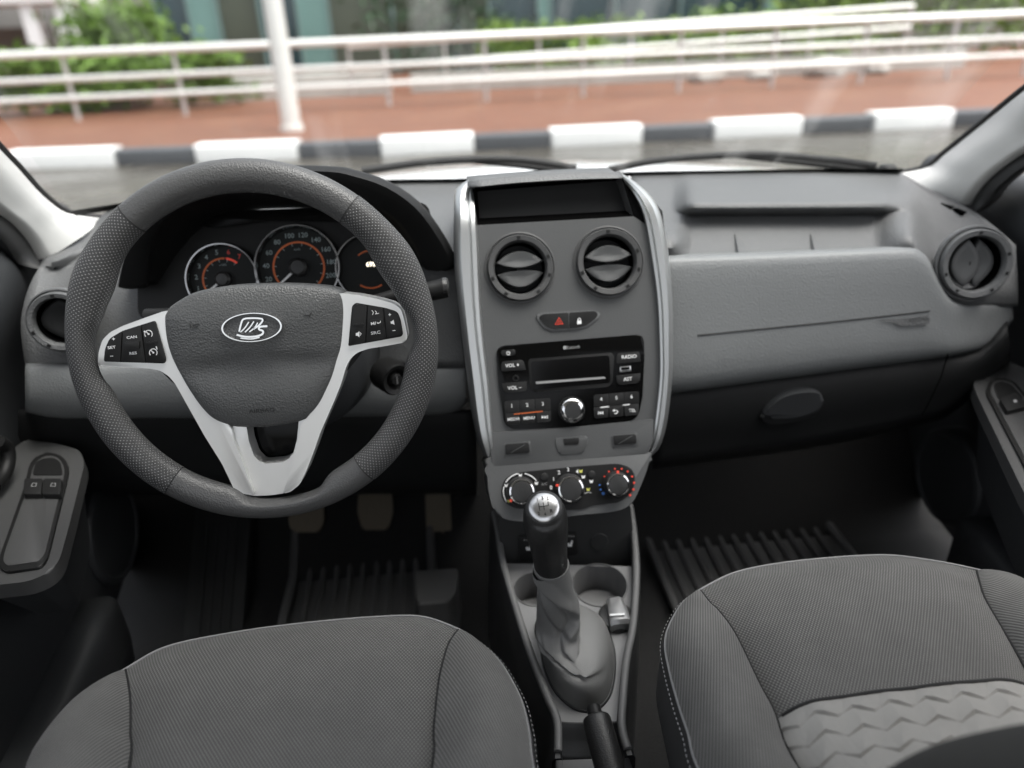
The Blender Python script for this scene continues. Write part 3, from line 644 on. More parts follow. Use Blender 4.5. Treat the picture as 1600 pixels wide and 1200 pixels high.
# open cubby on top: walls of a real box
oc = [ST.at(741, 296), ST.at(972, 278), ST.at(991, 338), ST.at(746, 351)]
bc = [p + Vector((0, .115, .012)) for p in oc]; bc[0] += Vector((0, 0, -.05)); bc[1] += Vector((-.01, 0, -.05)); bc[2] += Vector((-.02, 0, .0)); bc[3] += Vector((.02, 0, 0))
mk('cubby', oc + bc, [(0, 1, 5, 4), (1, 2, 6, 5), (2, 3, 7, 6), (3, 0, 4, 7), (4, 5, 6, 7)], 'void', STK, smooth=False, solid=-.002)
mk('cubby_wall', [oc[1] + Vector((-.001, .002, 0)), oc[2] + Vector((-.001, .002, 0)), oc[2].lerp(bc[2], .55) + Vector((-.003, 0, .002)), oc[1].lerp(bc[1], .35) + Vector((-.003, 0, -.002))], [(0, 1, 2, 3)], 'fascia', STK, smooth=False, solid=-.0005)
# hood over the cubby
f0 = [ST.at(x, y, .003) for x, y in ((733, 294), (800, 288), (860, 284), (920, 281), (973, 279))]
f1 = [ST.at(x, y, .004) for x, y in ((732, 286), (800, 277), (860, 273), (920, 271), (972, 272))]
f2 = [p + Vector((0, .02, -.001)) for p in f1]; f3 = [p + Vector((0, .12, -.026)) for p in f1]; f4 = [p + Vector((0, .25, -.07)) for p in f1]
fb = [p + Vector((0, .09, -.004)) for p in f0]
loft('cubby_hood', [fb, f0, f1, f2, f3, f4], 'dash', STK, nu=3, nv=3, angle=50)
# silver side strips
def strip(label, outer, inner, hs_o, hs_i):
    O_ = resample(cat_rom([Vector((x, y, 0)) for x, y in outer], 8), 40); I_ = resample(cat_rom([Vector((x, y, 0)) for x, y in inner], 8), 40); rows = []
    for i in range(40):
        o_, q = O_[i], I_[i]; r = []
        tp = max(0, 1 - i / 7.); drop = -.028 * tp * tp - .02 * max(0, (i - 34) / 5.) ** 2
        for t, h in ((0, -.030), (.02, -.006), (.10, .004), (.30, .009), (.62, .0085), (.70, .006), (.76, .008), (.92, .007), (1.0, .002), (1.0, -.012)):
            p = o_.lerp(q, t); r.append(ST.at(p.x, p.y, h + drop))
        rows.append(r)
    V_, F_ = gridmesh(rows, cap0=True, cap1=True); o = mk('silver_strip', V_, F_, 'silver_strip', STK, 40); o['label'] = label
strip('silver strip down the left side of the stack', [(731, 281), (712, 296), (709, 330), (709, 390), (712, 440), (721, 520), (727, 570), (738, 649), (749, 694), (765, 728), (772, 738)], [(736, 284), (742, 298), (745, 345), (748, 400), (752, 490), (757, 545), (764, 604), (769, 671), (773, 715), (774, 738)], 0, 0)
strip('silver strip down the right side of the stack', [(972, 271), (992, 284), (1013, 302), (1030, 327), (1041, 370), (1047, 420), (1051, 480), (1051, 540), (1050, 592), (1044, 649), (1036, 685), (1026, 706), (1008, 718)], [(969, 278), (985, 296), (999, 320), (1008, 348), (1016, 395), (1026, 465), (1030, 540), (1030, 592), (1024, 650), (1018, 690), (1008, 716)], 0, 0)
# hazard and lock buttons
hz = thing('hazard_switch_panel', 'dark two-button panel with red hazard triangle and white padlock', 'switch panel', ST.at(889, 500))
prism('surround', ST, rpoly([(836, 494), (846, 488), (930, 484), (938, 489), (936, 496), (918, 510), (905, 514), (862, 517), (850, 512)], 5), -.004, .0022, 'dash', hz, bev=.0012)
bl = prism('hazard_button', ST, rpoly([(841, 496), (848, 491), (888, 488.5), (889, 513), (864, 514.5), (853, 510)], [4, 4, 1, 1, 5, 5]), -.002, .0034, 'button', hz, bev=.0008)
br_ = prism('lock_button', ST, rpoly([(890, 488.5), (929, 486), (935, 490), (932, 496), (917, 508), (904, 512), (890, 513)], [1, 4, 4, 4, 5, 5, 1]), -.002, .0034, 'button', hz, bev=.0008)
stroke('triangle', ST, [(873.5, 496.5), (867.5, 507), (879.5, 506)], 1.6, 'red_lit', bl, h=.0036, closed=True); stroke('triangle', ST, [(873.5, 500.5), (871, 505), (876.2, 504.6)], 1.2, 'red_lit', bl, h=.0036, closed=True)
mark('padlock', ST, [(902, 501), (908.5, 500.6), (908.5, 506), (902, 506.4)], 'white_print', br_, h=.0036); stroke('shackle', ST, [(903.2, 501), (903.3, 498.5), (905.2, 497), (907, 498.2), (907.3, 500.8)], 1.1, 'white_print', br_, h=.0036)
# radio
rd = thing('car_radio', 'glossy black car radio with small display and round silver knob', 'radio', ST.at(890, 600))
H0 = .003
prism('faceplate', ST, rpoly([(775, 541), (1006, 522), (1007, 560), (1004, 620), (997, 654), (975, 660), (880, 668), (800, 671), (788, 662), (779, 600)], [14, 12, 5, 5, 12, 10, 4, 12, 8, 5]), -.012, H0, 'piano', rd, bev=.0015)
d_ = prism('display_frame', ST, rpoly([(825, 561), (955, 551), (960, 556), (957, 600), (948, 605), (836, 613), (829, 607)], [6, 6, 3, 8, 4, 6, 6]), 0, H0 + .0012, 'black_plastic', rd, bev=.0008)
prism('screen', ST, rpoly([(829, 565), (952, 555), (954, 598), (834, 609)], 5), 0, H0 + .0016, 'display', d_)
mark('light_bar', ST, [(837, 596.5), (944, 588.5), (947, 591.5), (838, 600)], 'grey_print', d_, h=H0 + .0020)
text('lettering', 'Bluetooth', ST, (895, 542.5), 5, 'grey_print', rd, h=H0 + .0002, ang=radians(.5), wide=.8); lathe('bluetooth_badge', ST, ST.uv(882, 543.3, H0), [(.0024, H0 - .0002), (.0024, H0 + .0003)], 'grey_print', rd, n=16, ex=.8)
def rbtn(name, poly, txts, r=4, mm='button'):
    b_ = prism(name, ST, rpoly(poly, r), 0, H0 + .0018, mm, rd, bev=.0009)
    for s, x, y, hp in txts: text('lettering', s, ST, (x, y), hp, 'white_print', b_, h=H0 + .0020, ang=radians(.5), bold=.012)
    return b_
pb = rbtn('power_button', [(783, 547.5), (805, 545.5), (806, 555), (784, 557)], [], 4); stroke('power_mark', ST, [(793, 549.5), (791.4, 551.5), (793, 554), (795.6, 553.8), (796.8, 551.5), (795.6, 549.3)], 1, 'white_print', pb, h=H0 + .002, sm=3); stroke('power_mark', ST, [(794.2, 548.4), (794.2, 551.4)], 1, 'white_print', pb, h=H0 + .002)
rbtn('volume_button', [(783, 565), (818, 562), (822, 578), (784, 580)], [('VOL +', 800.5, 571, 5.5)], [6, 6, 1, 1])
rbtn('volume_button', [(784, 599), (823, 596), (824, 611), (788, 614)], [('VOL –', 804, 606, 5.5)], [1, 1, 6, 6])
lathe('aux_socket', ST, ST.uv(806, 591, H0), [(.0042, H0 - .001), (.0042, H0 + .001), (.0026, H0 + .0012), (.0024, H0 - .002), (0, H0 - .002)], 'black_plastic', rd, n=20, cap=False)
rbtn('radio_button', [(964, 552), (1000, 549), (1001, 565), (963, 568)], [('RADIO', 983, 557.5, 5.5)], [6, 6, 1, 1])
rbtn('ast_button', [(963, 587), (1001, 583), (1000, 598), (965, 602)], [('AST', 981, 592.5, 5.5)], [1, 1, 6, 6])
us = prism('usb_socket', ST, rpoly([(968.5, 573), (986, 571.5), (986, 580), (968.5, 581.5)], 1.5), 0, H0 + .0012, 'satin', rd, bev=.0004); mark('usb_slot', ST, [(970.5, 574.5), (984, 573.3), (984, 577), (970.5, 578.3)], 'void', us, h=H0 + .0016)
for i, (s1, s2) in enumerate((('1', 'MEDIA'), ('2', 'MENU'), ('3', '⏭'))):
    xa, xb = 788 + i * 24.3, 812 + i * 24.3; yo = -i * 1.6
    rbtn('preset_button', [(xa, 627 + yo), (xb - .6, 625.4 + yo), (xb, 644 + yo), (xa + 1, 645.6 + yo)], [(s1, xa + 11.5, 634.5 + yo, 5.5)], [4 if i == 0 else 1, 4 if i == 2 else 1, .5, .5])
    b_ = rbtn('menu_button', [(xa + 1, 646.4 + yo), (xb, 644.8 + yo), (xb + .4, 662 + yo), (xa + 3, 663.6 + yo)], [(s2, xa + 14.5, 655 + yo, 4.6)] if i < 2 else [], [.5, .5, 4 if i == 2 else 1, 4 if i == 0 else 1])
    if i == 2:
        for dx in (-3.6, .6): mark('skip_mark', ST, [(850 + dx, 649.3), (854 + dx, 651.8), (850 + dx, 654.2)], 'white_print', b_, h=H0 + .002)
        mark('skip_mark', ST, [(854.8, 649), (856, 649), (856, 654.2), (854.8, 654.2)], 'white_print', b_, h=H0 + .002)
for i, s1 in enumerate(('4', '5', '6')):
    xa, xb = 928 + i * 23.7, 951 + i * 23.7; yo = -i * 2
    rbtn('preset_button', [(xa, 617 + yo), (xb, 615.4 + yo), (xb, 633.5 + yo), (xa, 635.6 + yo)], [(s1, xa + 11.5, 624 + yo, 5.5)], [4 if i == 0 else 1, 4 if i == 2 else 1, .5, .5])
    b_ = rbtn('menu_button', [(xa, 636.4 + yo), (xb, 634.4 + yo), (xb - .5, 652 + yo), (xa + 1, 654 + yo)], [('TEL', xa + 12.5, 641.5, 4.8)] if i == 2 else [], [.5, .5, 4 if i == 2 else 1, 4 if i == 0 else 1])
    if i == 0:
        for dx in (0, 3.6): mark('skip_mark', ST, [(939 + dx, 642.6), (939 + dx, 648), (935.6 + dx, 645.3)], 'white_print', b_, h=H0 + .002)
        mark('skip_mark', ST, [(934.4, 642.6), (935.4, 642.6), (935.4, 648), (934.4, 648)], 'white_print', b_, h=H0 + .002)
    if i == 1: stroke('return_mark', ST, [(958.5, 641.5), (963, 641.3), (965.3, 643.4), (963, 646), (960, 646.2)], 1.3, 'white_print', b_, h=H0 + .002, sm=3); mark('return_mark', ST, [(957, 641.6), (960.2, 639), (960.2, 644)], 'white_print', b_, h=H0 + .002)
mark('glow_bar', ST, [(803, 646.4), (848, 641.8), (848, 643.6), (803, 648.2)], 'orange_print', rd, h=H0 + .0021); mark('glow_bar', ST, [(938, 635.8), (952, 634.4), (952, 636), (938, 637.4)], 'white_print', rd, h=H0 + .0021); mark('glow_bar', ST, [(973, 632.2), (984, 631), (984, 632.6), (973, 633.8)], 'white_print', rd, h=H0 + .0021)
kc = ST.uv(894.5, 641, .01); kk = (ST.uv(895, 641)[0] - ST.uv(894, 641)[0])
kn = lathe('volume_knob', ST, kc, [(19.5 * kk, 0), (19.5 * kk, .007), (18.8 * kk, .0105), (17 * kk, .0122), (12.8 * kk, .0132), (12.5 * kk, .0128)], 'chrome', rd, n=48, cap=False); lathe('knob_cap', ST, kc, [(12.6 * kk, .0120), (12.5 * kk, .0133), (9 * kk, .0136), (0, .0134)], 'knob', kn, n=40)
lathe('knob_groove', ST, kc, [(21 * kk, H0 - .001), (21 * kk, H0 + .0014), (19.6 * kk, H0 + .0014)], 'black_plastic', kn, n=48, cap=False)
# lower lip of the stack with blank switches
lip = [(764, 676), (880, 669), (1022, 655), (1020, 690), (1010, 714), (990, 719), (900, 728), (800, 739), (776, 741), (768, 715)]
prism('lower_lip', ST, rpoly(lip, [3, 2, 3, 4, 12, 4, 3, 4, 10, 4]), -.03, .005, 'fascia', STK, bev=.004, seg=3)
for pl, nm in (([(786, 693), (829, 689), (831, 712), (787, 716)], 'a'), ([(955, 680), (996, 676), (998, 697), (957, 701)], 'b')):
    q = prism('switch_pocket', ST, rpoly(pl, 3), 0, .0058, 'fascia', STK, bev=.0012); cx, cy = sum(p[0] for p in pl) / 4, sum(p[1] for p in pl) / 4
    bq = prism('switch_blank', ST, rpoly([(cx + (x - cx) * .86, cy - 1.5 + (y - cy) * .70) for x, y in pl], 2), 0, .0072, 'button', q, bev=.0012); stroke('blank_crease', ST, [(cx - 10, cy + 5), (cx + 12, cy - 8)], 1, 'fascia', q, h=.0075)
q = prism('catch_recess', ST, rpoly([(868, 685), (917, 681), (920, 690), (912, 707), (874, 710), (868, 692)], 4), 0, .0065, 'fascia', STK, bev=.0022, seg=3); prism('catch', ST, rpoly([(880, 686), (905, 684), (904, 694), (882, 696)], 1.5), 0, .0075, 'button', q, bev=.001)
# climate panel
CLM = Frame(atY(890, 765, .80), tilt=30)
cl = thing('climate_panel', 'climate control panel with three rotary knobs below the radio', 'control panel', CLM.at(890, 765))
prism('housing', CLM, spl2([(770, 712), (762, 738), (765, 775), (776, 803), (804, 814), (850, 812), (905, 805), (960, 799), (985, 788), (1000, 762), (1014, 722), (1010, 705), (900, 705)], 5), -.14, 0, 'fascia', cl, bev=.010, seg=4)
prism('face', CLM, rpoly([(783, 762), (790, 746), (812, 738), (900, 729), (966, 724), (988, 731), (993, 748), (988, 770), (968, 785), (925, 790), (912, 796), (850, 798), (802, 794), (785, 782)], 9), -.004, .0015, 'black_plastic', cl, bev=.001)
ck = CLM.uv(891, 765)[0] - CLM.uv(890, 765)[0]
for (x, y, r), lb, pa in (((815, 768, 21), 'air direction knob', 215), ((891.5, 764, 21.5), 'fan speed knob', 160), ((965, 757, 19), 'temperature knob', 85)):
    c = CLM.uv(x, y, .014); r *= ck
    kb = lathe('knob', CLM, c, [(r * 1.08, 0), (r * 1.05, .010), (r, .014), (r * .94, .0165), (r * .9, .017)], 'knob', cl, n=44, cap=False); kb['label'] = 'black rotary ' + lb
    lathe('chrome_ring', CLM, c, [(r * .92, .0165), (r * .90, .0182), (r * .80, .0188), (r * .76, .0175)], 'chrome', kb, n=44, cap=False); lathe('cap', CLM, c, [(r * .775, .016), (r * .76, .0186), (r * .5, .0195), (0, .0195)], 'knob', kb, n=40)
    a = radians(pa); e = Frame(CLM.p(c[0] + cos(a) * r * .98, c[1] + sin(a) * r * .98, .0155), U=CLM.U * -sin(a) + CLM.V * cos(a), V=CLM.U * -cos(a) - CLM.V * sin(a)); prism('pointer', e, [(-.0016, -.002), (.0016, -.002), (.0016, .0035), (-.0016, .0035)], -.001, .0012, 'red_lit', kb, px=False)
H1 = .0018
for s, x, y in (('0', 861, 762), ('1', 865, 749), ('2', 873.5, 738.5), ('3', 887.5, 734), ('4', 902, 737)): text('lettering', s, CLM, (x, y), 6, 'white_print', cl, h=H1, bold=.01)
text('lettering', 'A/C', CLM, (850.5, 756.5), 4, 'grey_print', cl, h=H1)
for (x0, y0, r0, a0, a1) in ((815, 768, 28.5, 150, 100), (815, 768, 28.5, 80, 35), (815, 768, 28.5, 165, 215)):
    stroke('arc', CLM, [(x0 + r0 * cos(radians(a0 + (a1 - a0) * k / 7)), y0 - r0 * sin(radians(a0 + (a1 - a0) * k / 7))) for k in range(8)], 1.5, 'white_print', cl, h=H1)
for x, y, mm in ((813, 742.5, 'white_print'), (791, 758.5, 'white_print'), (838, 755, 'white_print'), (795.5, 782.5, 'yellow_print'), (907.5, 736, 'yellow_print'), (911.5, 745, 'white_print'), (919, 764.5, 'yellow_print'), (924, 752, 'white_print')):
    mark('symbol', CLM, [(x - 3, y - 2.4), (x, y - .8), (x + 3, y - 2.6), (x + 2, y + 2.4), (x - 2, y + 2.6)], mm, cl, h=H1)
stroke('symbol', CLM, [(913, 771), (919, 769), (924, 770)], 1.6, 'grey_print', cl, h=H1)
for k in range(9):
    a = radians(150 - k * 24); lathe('temperature_dot', CLM, CLM.uv(966 + 25 * cos(a), 757 - 25.5 * sin(a) * .98, H1), [(.0010 + .0006 * k / 9, H1 - .0004), (.0010 + .0006 * k / 9, H1 + .0003)], 'red_lit', cl, n=10)
for x, y, r in ((937, 758, .0012), (938.5, 765, .0015), (942.5, 771, .0022)): lathe('temperature_dot', CLM, CLM.uv(x, y, H1), [(r, H1 - .0004), (r, H1 + .0003)], 'blue_print', cl, n=12)
for x, y in ((850.5, 745.5), (924.5, 741.5)): lathe('push_button', CLM, CLM.uv(x, y, .002), [(.0052, 0), (.0050, .0032), (.0040, .0038), (0, .0036)], 'button', cl, n=24)
# ================================================================== INSTRUMENT CLUSTER
CL = Frame(atY(464, 418, .985), tilt=20)
ic = thing('instrument_cluster', 'instrument cluster with two chrome-ringed dials and a small display behind the wheel', 'instrument cluster', CL.O)
ofr = [(188, 447), (192, 425), (199, 402), (213, 370), (240, 333), (280, 300), (340, 276), (420, 264), (517, 265), (556, 272), (605, 289), (650, 320), (682, 360), (705, 400), (706, 415), (700, 419)]
ifr = [(226, 447), (227, 425), (230, 395), (242, 360), (262, 335), (285, 318), (345, 302), (420, 298), (500, 300), (545, 308), (590, 322), (625, 347), (650, 383), (662, 410), (667, 419), (667, 421)]
Yh = lambda y: .965 - .055 * (447 - y) / 180
of_ = [atY(x, y, Yh(y)) for x, y in ofr]; if_ = [atY(x, y, Yh(y) - .004) for x, y in ifr]
mid = [a.lerp(b_, .5) + Vector((0, -.006, 0)) for a, b_ in zip(of_, if_)]
ob = [p + Vector((0, .08, -.018)) for p in of_]; ob2 = [p + Vector((0, .22, -.075)) for p in of_]
ib = [p + Vector((0, .012, 0)) for p in if_]; cc = CL.at(446, 440, -.01)
ib2 = [p.lerp(cc, .10) + Vector((0, .055, -.012)) for p in if_]; ib3 = [p.lerp(cc, .16) + Vector((0, .10, -.02)) for p in if_]
loft('binnacle_hood', [ob2, ob, of_, mid, if_, ib, ib2, ib3], 'black_plastic', ic, nu=3, nv=3, angle=60)
prism('backing', CL, rpoly([(215, 340), (670, 315), (690, 470), (215, 500)], 20), -.03, -.004, 'black_plastic', ic)
prism('highlight_panel', CL, rpoly([(300, 322), (345, 330), (560, 322), (600, 335), (590, 352), (520, 346), (420, 344), (330, 356), (290, 345)], 8), .0, .010, 'piano', ic, bev=.006, seg=3)  # glossy piece added to give the highlights of the clear lens left out
gk = CL.uv(465, 418)[0] - CL.uv(464, 418)[0]
def gauge(label, cx, cy, rp, dial):
    c = CL.uv(cx, cy, .012); r = rp * gk
    g = lathe('gauge', CL, c, [(r * 1.02, -.004), (r * 1.0, .008), (r * .975, .0125), (r * .94, .0125), (r * .915, .0085), (r * .90, -.002)], 'gauge_ring', ic, n=72, cap=False); g['label'] = label
    lathe('dial_face', CL, c, [(r * .92, -.0035), (r * .92, -.001), (0, -.001)], 'gauge_face', g, n=60)
    return g, c, r
def ticks(g, c, r, a0, a1, n, rr, ln, wd, mm):
    for k in range(n):
        a = radians(a0 + (a1 - a0) * k / (n - 1)); e = Frame(CL.p(c[0] + cos(a) * r * rr, c[1] + sin(a) * r * rr, -.0008), U=CL.U * -sin(a) + CL.V * cos(a), V=CL.U * -cos(a) - CL.V * sin(a))
        prism('tick', e, [(-wd, 0), (wd, 0), (wd, ln), (-wd, ln)], -.0002, .0003, mm, g, px=False)
def arc(g, c, r, a0, a1, rr, w_, mm):
    n = 40; rows = []
    for k in range(n + 1):
        a = radians(a0 + (a1 - a0) * k / n); rows.append([CL.p(c[0] + cos(a) * q, c[1] + sin(a) * q, -.0006) for q in (r * rr - w_, r * rr + w_)])
    V_, F_ = gridmesh(rows); mk('scale_arc', V_, F_, mm, g, smooth=False, solid=.0002)
def needle(g, c, r, a, ln):
    a = radians(a); e = Frame(CL.p(c[0], c[1], .005), U=CL.U * cos(a) + CL.V * sin(a), V=CL.U * -sin(a) + CL.V * cos(a)); prism('needle', e, [(.002, -.0016), (r * ln, -.0008), (r * ln, .0008), (.002, .0016)], -.0006, .0008, 'white_print', g, px=False)
    lathe('needle_hub', CL, c, [(r * .22, -.001), (r * .21, .008), (r * .15, .011), (0, .0115)], 'knob', g, n=28)
g, c, r = gauge('speedometer dial with orange scale up to two hundred', 464, 417, 68, None)
for k in range(11):
    a = radians(222 - 24 * k); s = str(20 * k)
    if k: text('numeral', s, CL, (c[0] + cos(a) * r * .755, c[1] + sin(a) * r * .755), .0062, 'dial_print', g, h=-.0008, px=False, bold=.01)
arc(g, c, r, 226, -46, .585, .0012, 'orange_print'); ticks(g, c, r, 222, -42, 12, .56, .003, .0004, 'dial_print'); text('numeral', 'km/h', CL, (c[0], c[1] + r * .42), .0028, 'dial_print', g, h=-.0008, px=False); needle(g, c, r, 219, .80)
g, c, r = gauge('rev counter dial with red zone', 346, 436, 57, None)
for k in range(8):
    a = radians(220 - 24 * k)
    if k: text('numeral', str(k), CL, (c[0] + cos(a) * r * .76, c[1] + sin(a) * r * .76), .0062, 'red_print' if k > 5 else 'dial_print', g, h=-.0008, px=False, bold=.01)
arc(g, c, r, 224, 84, .58, .0011, 'orange_print'); arc(g, c, r, 80, 48, .58, .0014, 'red_lit'); ticks(g, c, r, 220, 52, 8, .55, .003, .0004, 'dial_print'); text('numeral', 'x1000', CL, (c[0], c[1] + r * .40), .0026, 'dial_print', g, h=-.0008, px=False); needle(g, c, r, 216, .80)
g, c, r = gauge('dark digital display dial showing the odometer', 577, 418, 55, None)
text('numeral', '6959', CL, (582, 413), 7, 'lit_print', g, h=-.0006, bold=.02); text('numeral', 'km', CL, (598, 415), 3.2, 'lit_print', g, h=-.0006)
stroke('fuel_bar', CL, [(610, 421), (612, 432), (619, 431)], 1.6, 'lit_print', g, h=-.0006); mark('fuel_mark', CL, [(613, 436), (618, 435), (618, 441), (613, 442)], 'lit_print', g, h=-.0006)
arc(g, c, r, 70, 130, .50, .0009, 'orange_print'); arc(g, c, r, 235, 300, .58, .0009, 'orange_print')
# ================================================================== STEERING WHEEL
WH = Frame((-.208, .748, 1.007), tilt=15)
sw = thing('steering_wheel', 'black leather steering wheel with silver spokes and oval emblem', 'steering wheel', WH.O)
RM = .1725
def ang(x, y): u, v = WH.uv(x, y); return atan2(v, u)
def rimrow(th, off=0.0, n=28):
    g1 = math.exp(-((th - radians(27)) / .16) ** 2) + math.exp(-((th - radians(153)) / .16) ** 2)
    g2 = math.exp(-((th - radians(2)) / .22) ** 2) + math.exp(-((abs(th) - pi + .03) / .22) ** 2)
    a = .0172 + .0022 * g1 - .0004 + off; b_ = .0150 + .001 * g1 + off; thw = (th + pi) % (2 * pi) - pi; g3 = 1 / (1 + math.exp((abs(thw + radians(86)) - .27) / .03)); g4 = 1 / (1 + math.exp((abs(thw - radians(1.5)) - .13) / .03)) + 1 / (1 + math.exp((abs(abs(thw) - radians(177)) - .13) / .03)); inn = .0030 * g1 - .0135 * g3 - .009 * g4; R0 = RM; row = []
    for k in range(n):
        p = 2 * pi * k / n; rad = a * cos(p); rad -= inn * max(0, -cos(p)); row.append(WH.p((R0 + rad) * cos(th), (R0 + rad) * sin(th), b_ * sin(p)))
    return row
def rimseg(name, t0, t1, m_, label, off=0.0):
    n = max(12, int(abs(t1 - t0) * 36)); N = 28; rows = [rimrow(t0 + (t1 - t0) * k / n, off) for k in range(n + 1)]
    rows = [r + [r[0]] for r in rows]; V_, F_ = gridmesh(rows); uv = []
    for k in range(n + 1):
        for q in range(N + 1): uv.append(((t0 + (t1 - t0) * k / n) * 270, 2 * pi * q / N * 22.0))
    o = mk(name, V_, F_, m_, sw, 60, uv=uv); o['label'] = label; return o
sTL, sTR, sBL, sBR = ang(204, 338), ang(553, 318), ang(268, 758), ang(563, 722)
sBL2 = sBL if sBL > 0 else sBL + 2 * pi
rimseg('upper_rim', sTR, sTL, 'leather', 'smooth grained leather top of the rim'); rimseg('lower_rim', sBL2, sBR + 2 * pi, 'leather', 'smooth grained leather bottom of the rim')
rimseg('grip', sBR, sTR, 'perforated', 'perforated leather right grip', .0004); rimseg('grip', sTL, sBL2, 'perforated', 'perforated leather left grip', .0004)
for th in (sTL, sTR, sBL2, sBR):
    r = rimrow(th, .0002); tube('rim_seam', [Vector(p) for p in r], .0006, 'seam', sw, n=5, sm=1, closed=True)
# silver spokes
HS = .002
lowb = rpoly([(338, 690), (360, 745), (371, 769), (395, 775), (424, 774), (448, 770), (469, 758), (483, 720), (480, 655), (467, 655), (464, 687), (457, 713), (443, 722), (409, 725), (397, 713), (389, 690), (384, 660), (350, 655)], [2, 8, 8, 8, 8, 8, 8, 8, 2, 2, 2, 5, 6, 6, 5, 2, 2, 2])
prism('lower_spoke', WH, lowb, -.030, HS - .007, 'silver', sw, bev=.002)
lsp = [(153, 571), (154, 550), (160, 531), (172, 519), (192, 509), (225, 497), (256, 486), (290, 486), (310, 560), (330, 640), (362, 668), (366, 690), (378, 719), (388, 748), (393, 760), (398, 774), (376, 771), (366, 765), (347, 725), (320, 682), (293, 634), (274, 600), (264, 588), (250, 579), (235, 576)]
rsp = [(530, 458), (560, 461), (590, 467), (615, 474), (627, 483), (633, 505), (637, 527), (633, 535), (600, 541), (575, 545), (558, 551), (548, 560), (541, 573), (533, 600), (523, 625), (512, 650), (501, 675), (491, 704), (478, 738), (468, 757), (455, 768), (441, 772), (446, 757), (453, 737), (459, 712), (466, 687), (470, 664), (490, 640), (500, 560), (500, 470)]
prism('spoke', WH, rpoly(lsp, 5), -.032, HS, 'silver', sw, bev=.0022, seg=3)['label'] = 'left silver spoke'; prism('spoke', WH, rpoly(rsp, 5), -.032, HS, 'silver', sw, bev=.0022, seg=3)['label'] = 'right silver spoke'
prism('spoke_back', WH, rpoly([(200, 520), (270, 480), (520, 460), (600, 490), (560, 560), (470, 660), (360, 670), (260, 590)], 20), -.045, -.02, 'black_plastic', sw, bev=.004)
prism('spoke_back', WH, rpoly([(380, 655), (474, 650), (468, 714), (449, 728), (405, 731), (392, 717)], 6), -.060, -.034, 'piano', sw, bev=.003)
# airbag cover
hubp = [(253, 500), (256, 487), (272, 473), (305, 456), (355, 447), (400, 444.5), (450, 444), (500, 447), (526, 452), (536, 461), (539.5, 480), (539, 505), (536, 540), (530, 562), (522, 588), (512, 611), (500, 634), (485, 651), (465, 661), (436, 667), (400, 670), (360, 668), (332, 658), (312, 639), (293, 612), (277, 585), (264, 558), (256, 530)]
hp = [WH.uv(x, y, .004) for x, y in spl2(hubp, 4)]; cu_, cv_ = WH.uv(397, 545, .008)
def hubrow(s, h, belly=1.0):
    row = []
    for u, v in hp:
        U_, V_ = cu_ + (u - cu_) * s, cv_ + (v - cv_) * s; dv = (V_ - cv_) / .07
        row.append(WH.p(U_, V_, h + belly * min(1, (1 - s) * 3.2) * (.004 * math.exp(-((dv - .55) / .5) ** 2) - .0045 * math.exp(-((dv + .28) / .16) ** 2) + .003 * math.exp(-((dv + .75) / .3) ** 2))))
    return row
rows = [hubrow(1.0, -.03, 0), hubrow(1.0, -.004, 0), hubrow(.99, .0, .2), hubrow(.965, .0028, .6), hubrow(.92, .0045), hubrow(.8, .0062), hubrow(.62, .0075), hubrow(.42, .008), hubrow(.22, .0082), hubrow(.06, .0083)]
V_, F_ = gridmesh(rows, closed_u=True, cap1=True); hb = mk('airbag_cover', V_, F_, 'hub', sw, 60)
text('lettering', 'AIRBAG', WH, (409, 642), 6, 'dash_dark', hb, h=.0106, wide=1.3)
for pts in ([(297, 505), (298, 513)], [(301, 509), (311, 506)], [(302, 511), (309, 510)], [(474, 492), (483, 493)], [(483, 495), (487, 488)]): stroke('tear_mark', WH, pts, 1.2, 'seam', hb, h=.0118)
# oval emblem with a sailing boat
em = lathe('emblem', WH, WH.uv(393.5, 511.5, .0165), [(1.0 * .0312, .006), (.0312, .0150), (.0302, .0172), (.0286, .0172), (.0274, .0150), (.0272, .0138)], 'chrome', hb, n=64, ey=.49, cap=False)
lathe('emblem_field', WH, WH.uv(393.5, 511.5, .0165), [(.0275, .0140), (0, .0150)], 'hub', em, n=56, ey=.49)
HE = .0165
for nm, wd_, q in (('sail', 2.6, [(374, 518), (377, 506), (381, 498.5), (395, 497), (409, 498), (410, 502), (404, 509), (396, 514)]), ('sail_line', 1.8, [(376, 519), (383, 512), (389, 503)]), ('sail_line', 1.8, [(383, 519), (391, 511), (397, 502)]), ('sail_line', 1.8, [(390, 518.5), (398, 512), (403, 504)]),
                ('hull', 3.0, [(370, 523), (384, 526), (400, 525.5), (410, 522), (411, 517), (405, 514.5), (407, 510.5), (418, 509.5)]), ('hull', 2.0, [(376, 528), (392, 529.5), (406, 527)])):
    stroke(nm, WH, q, wd_, 'chrome', em, h=HE, sm=4, t=.0008)
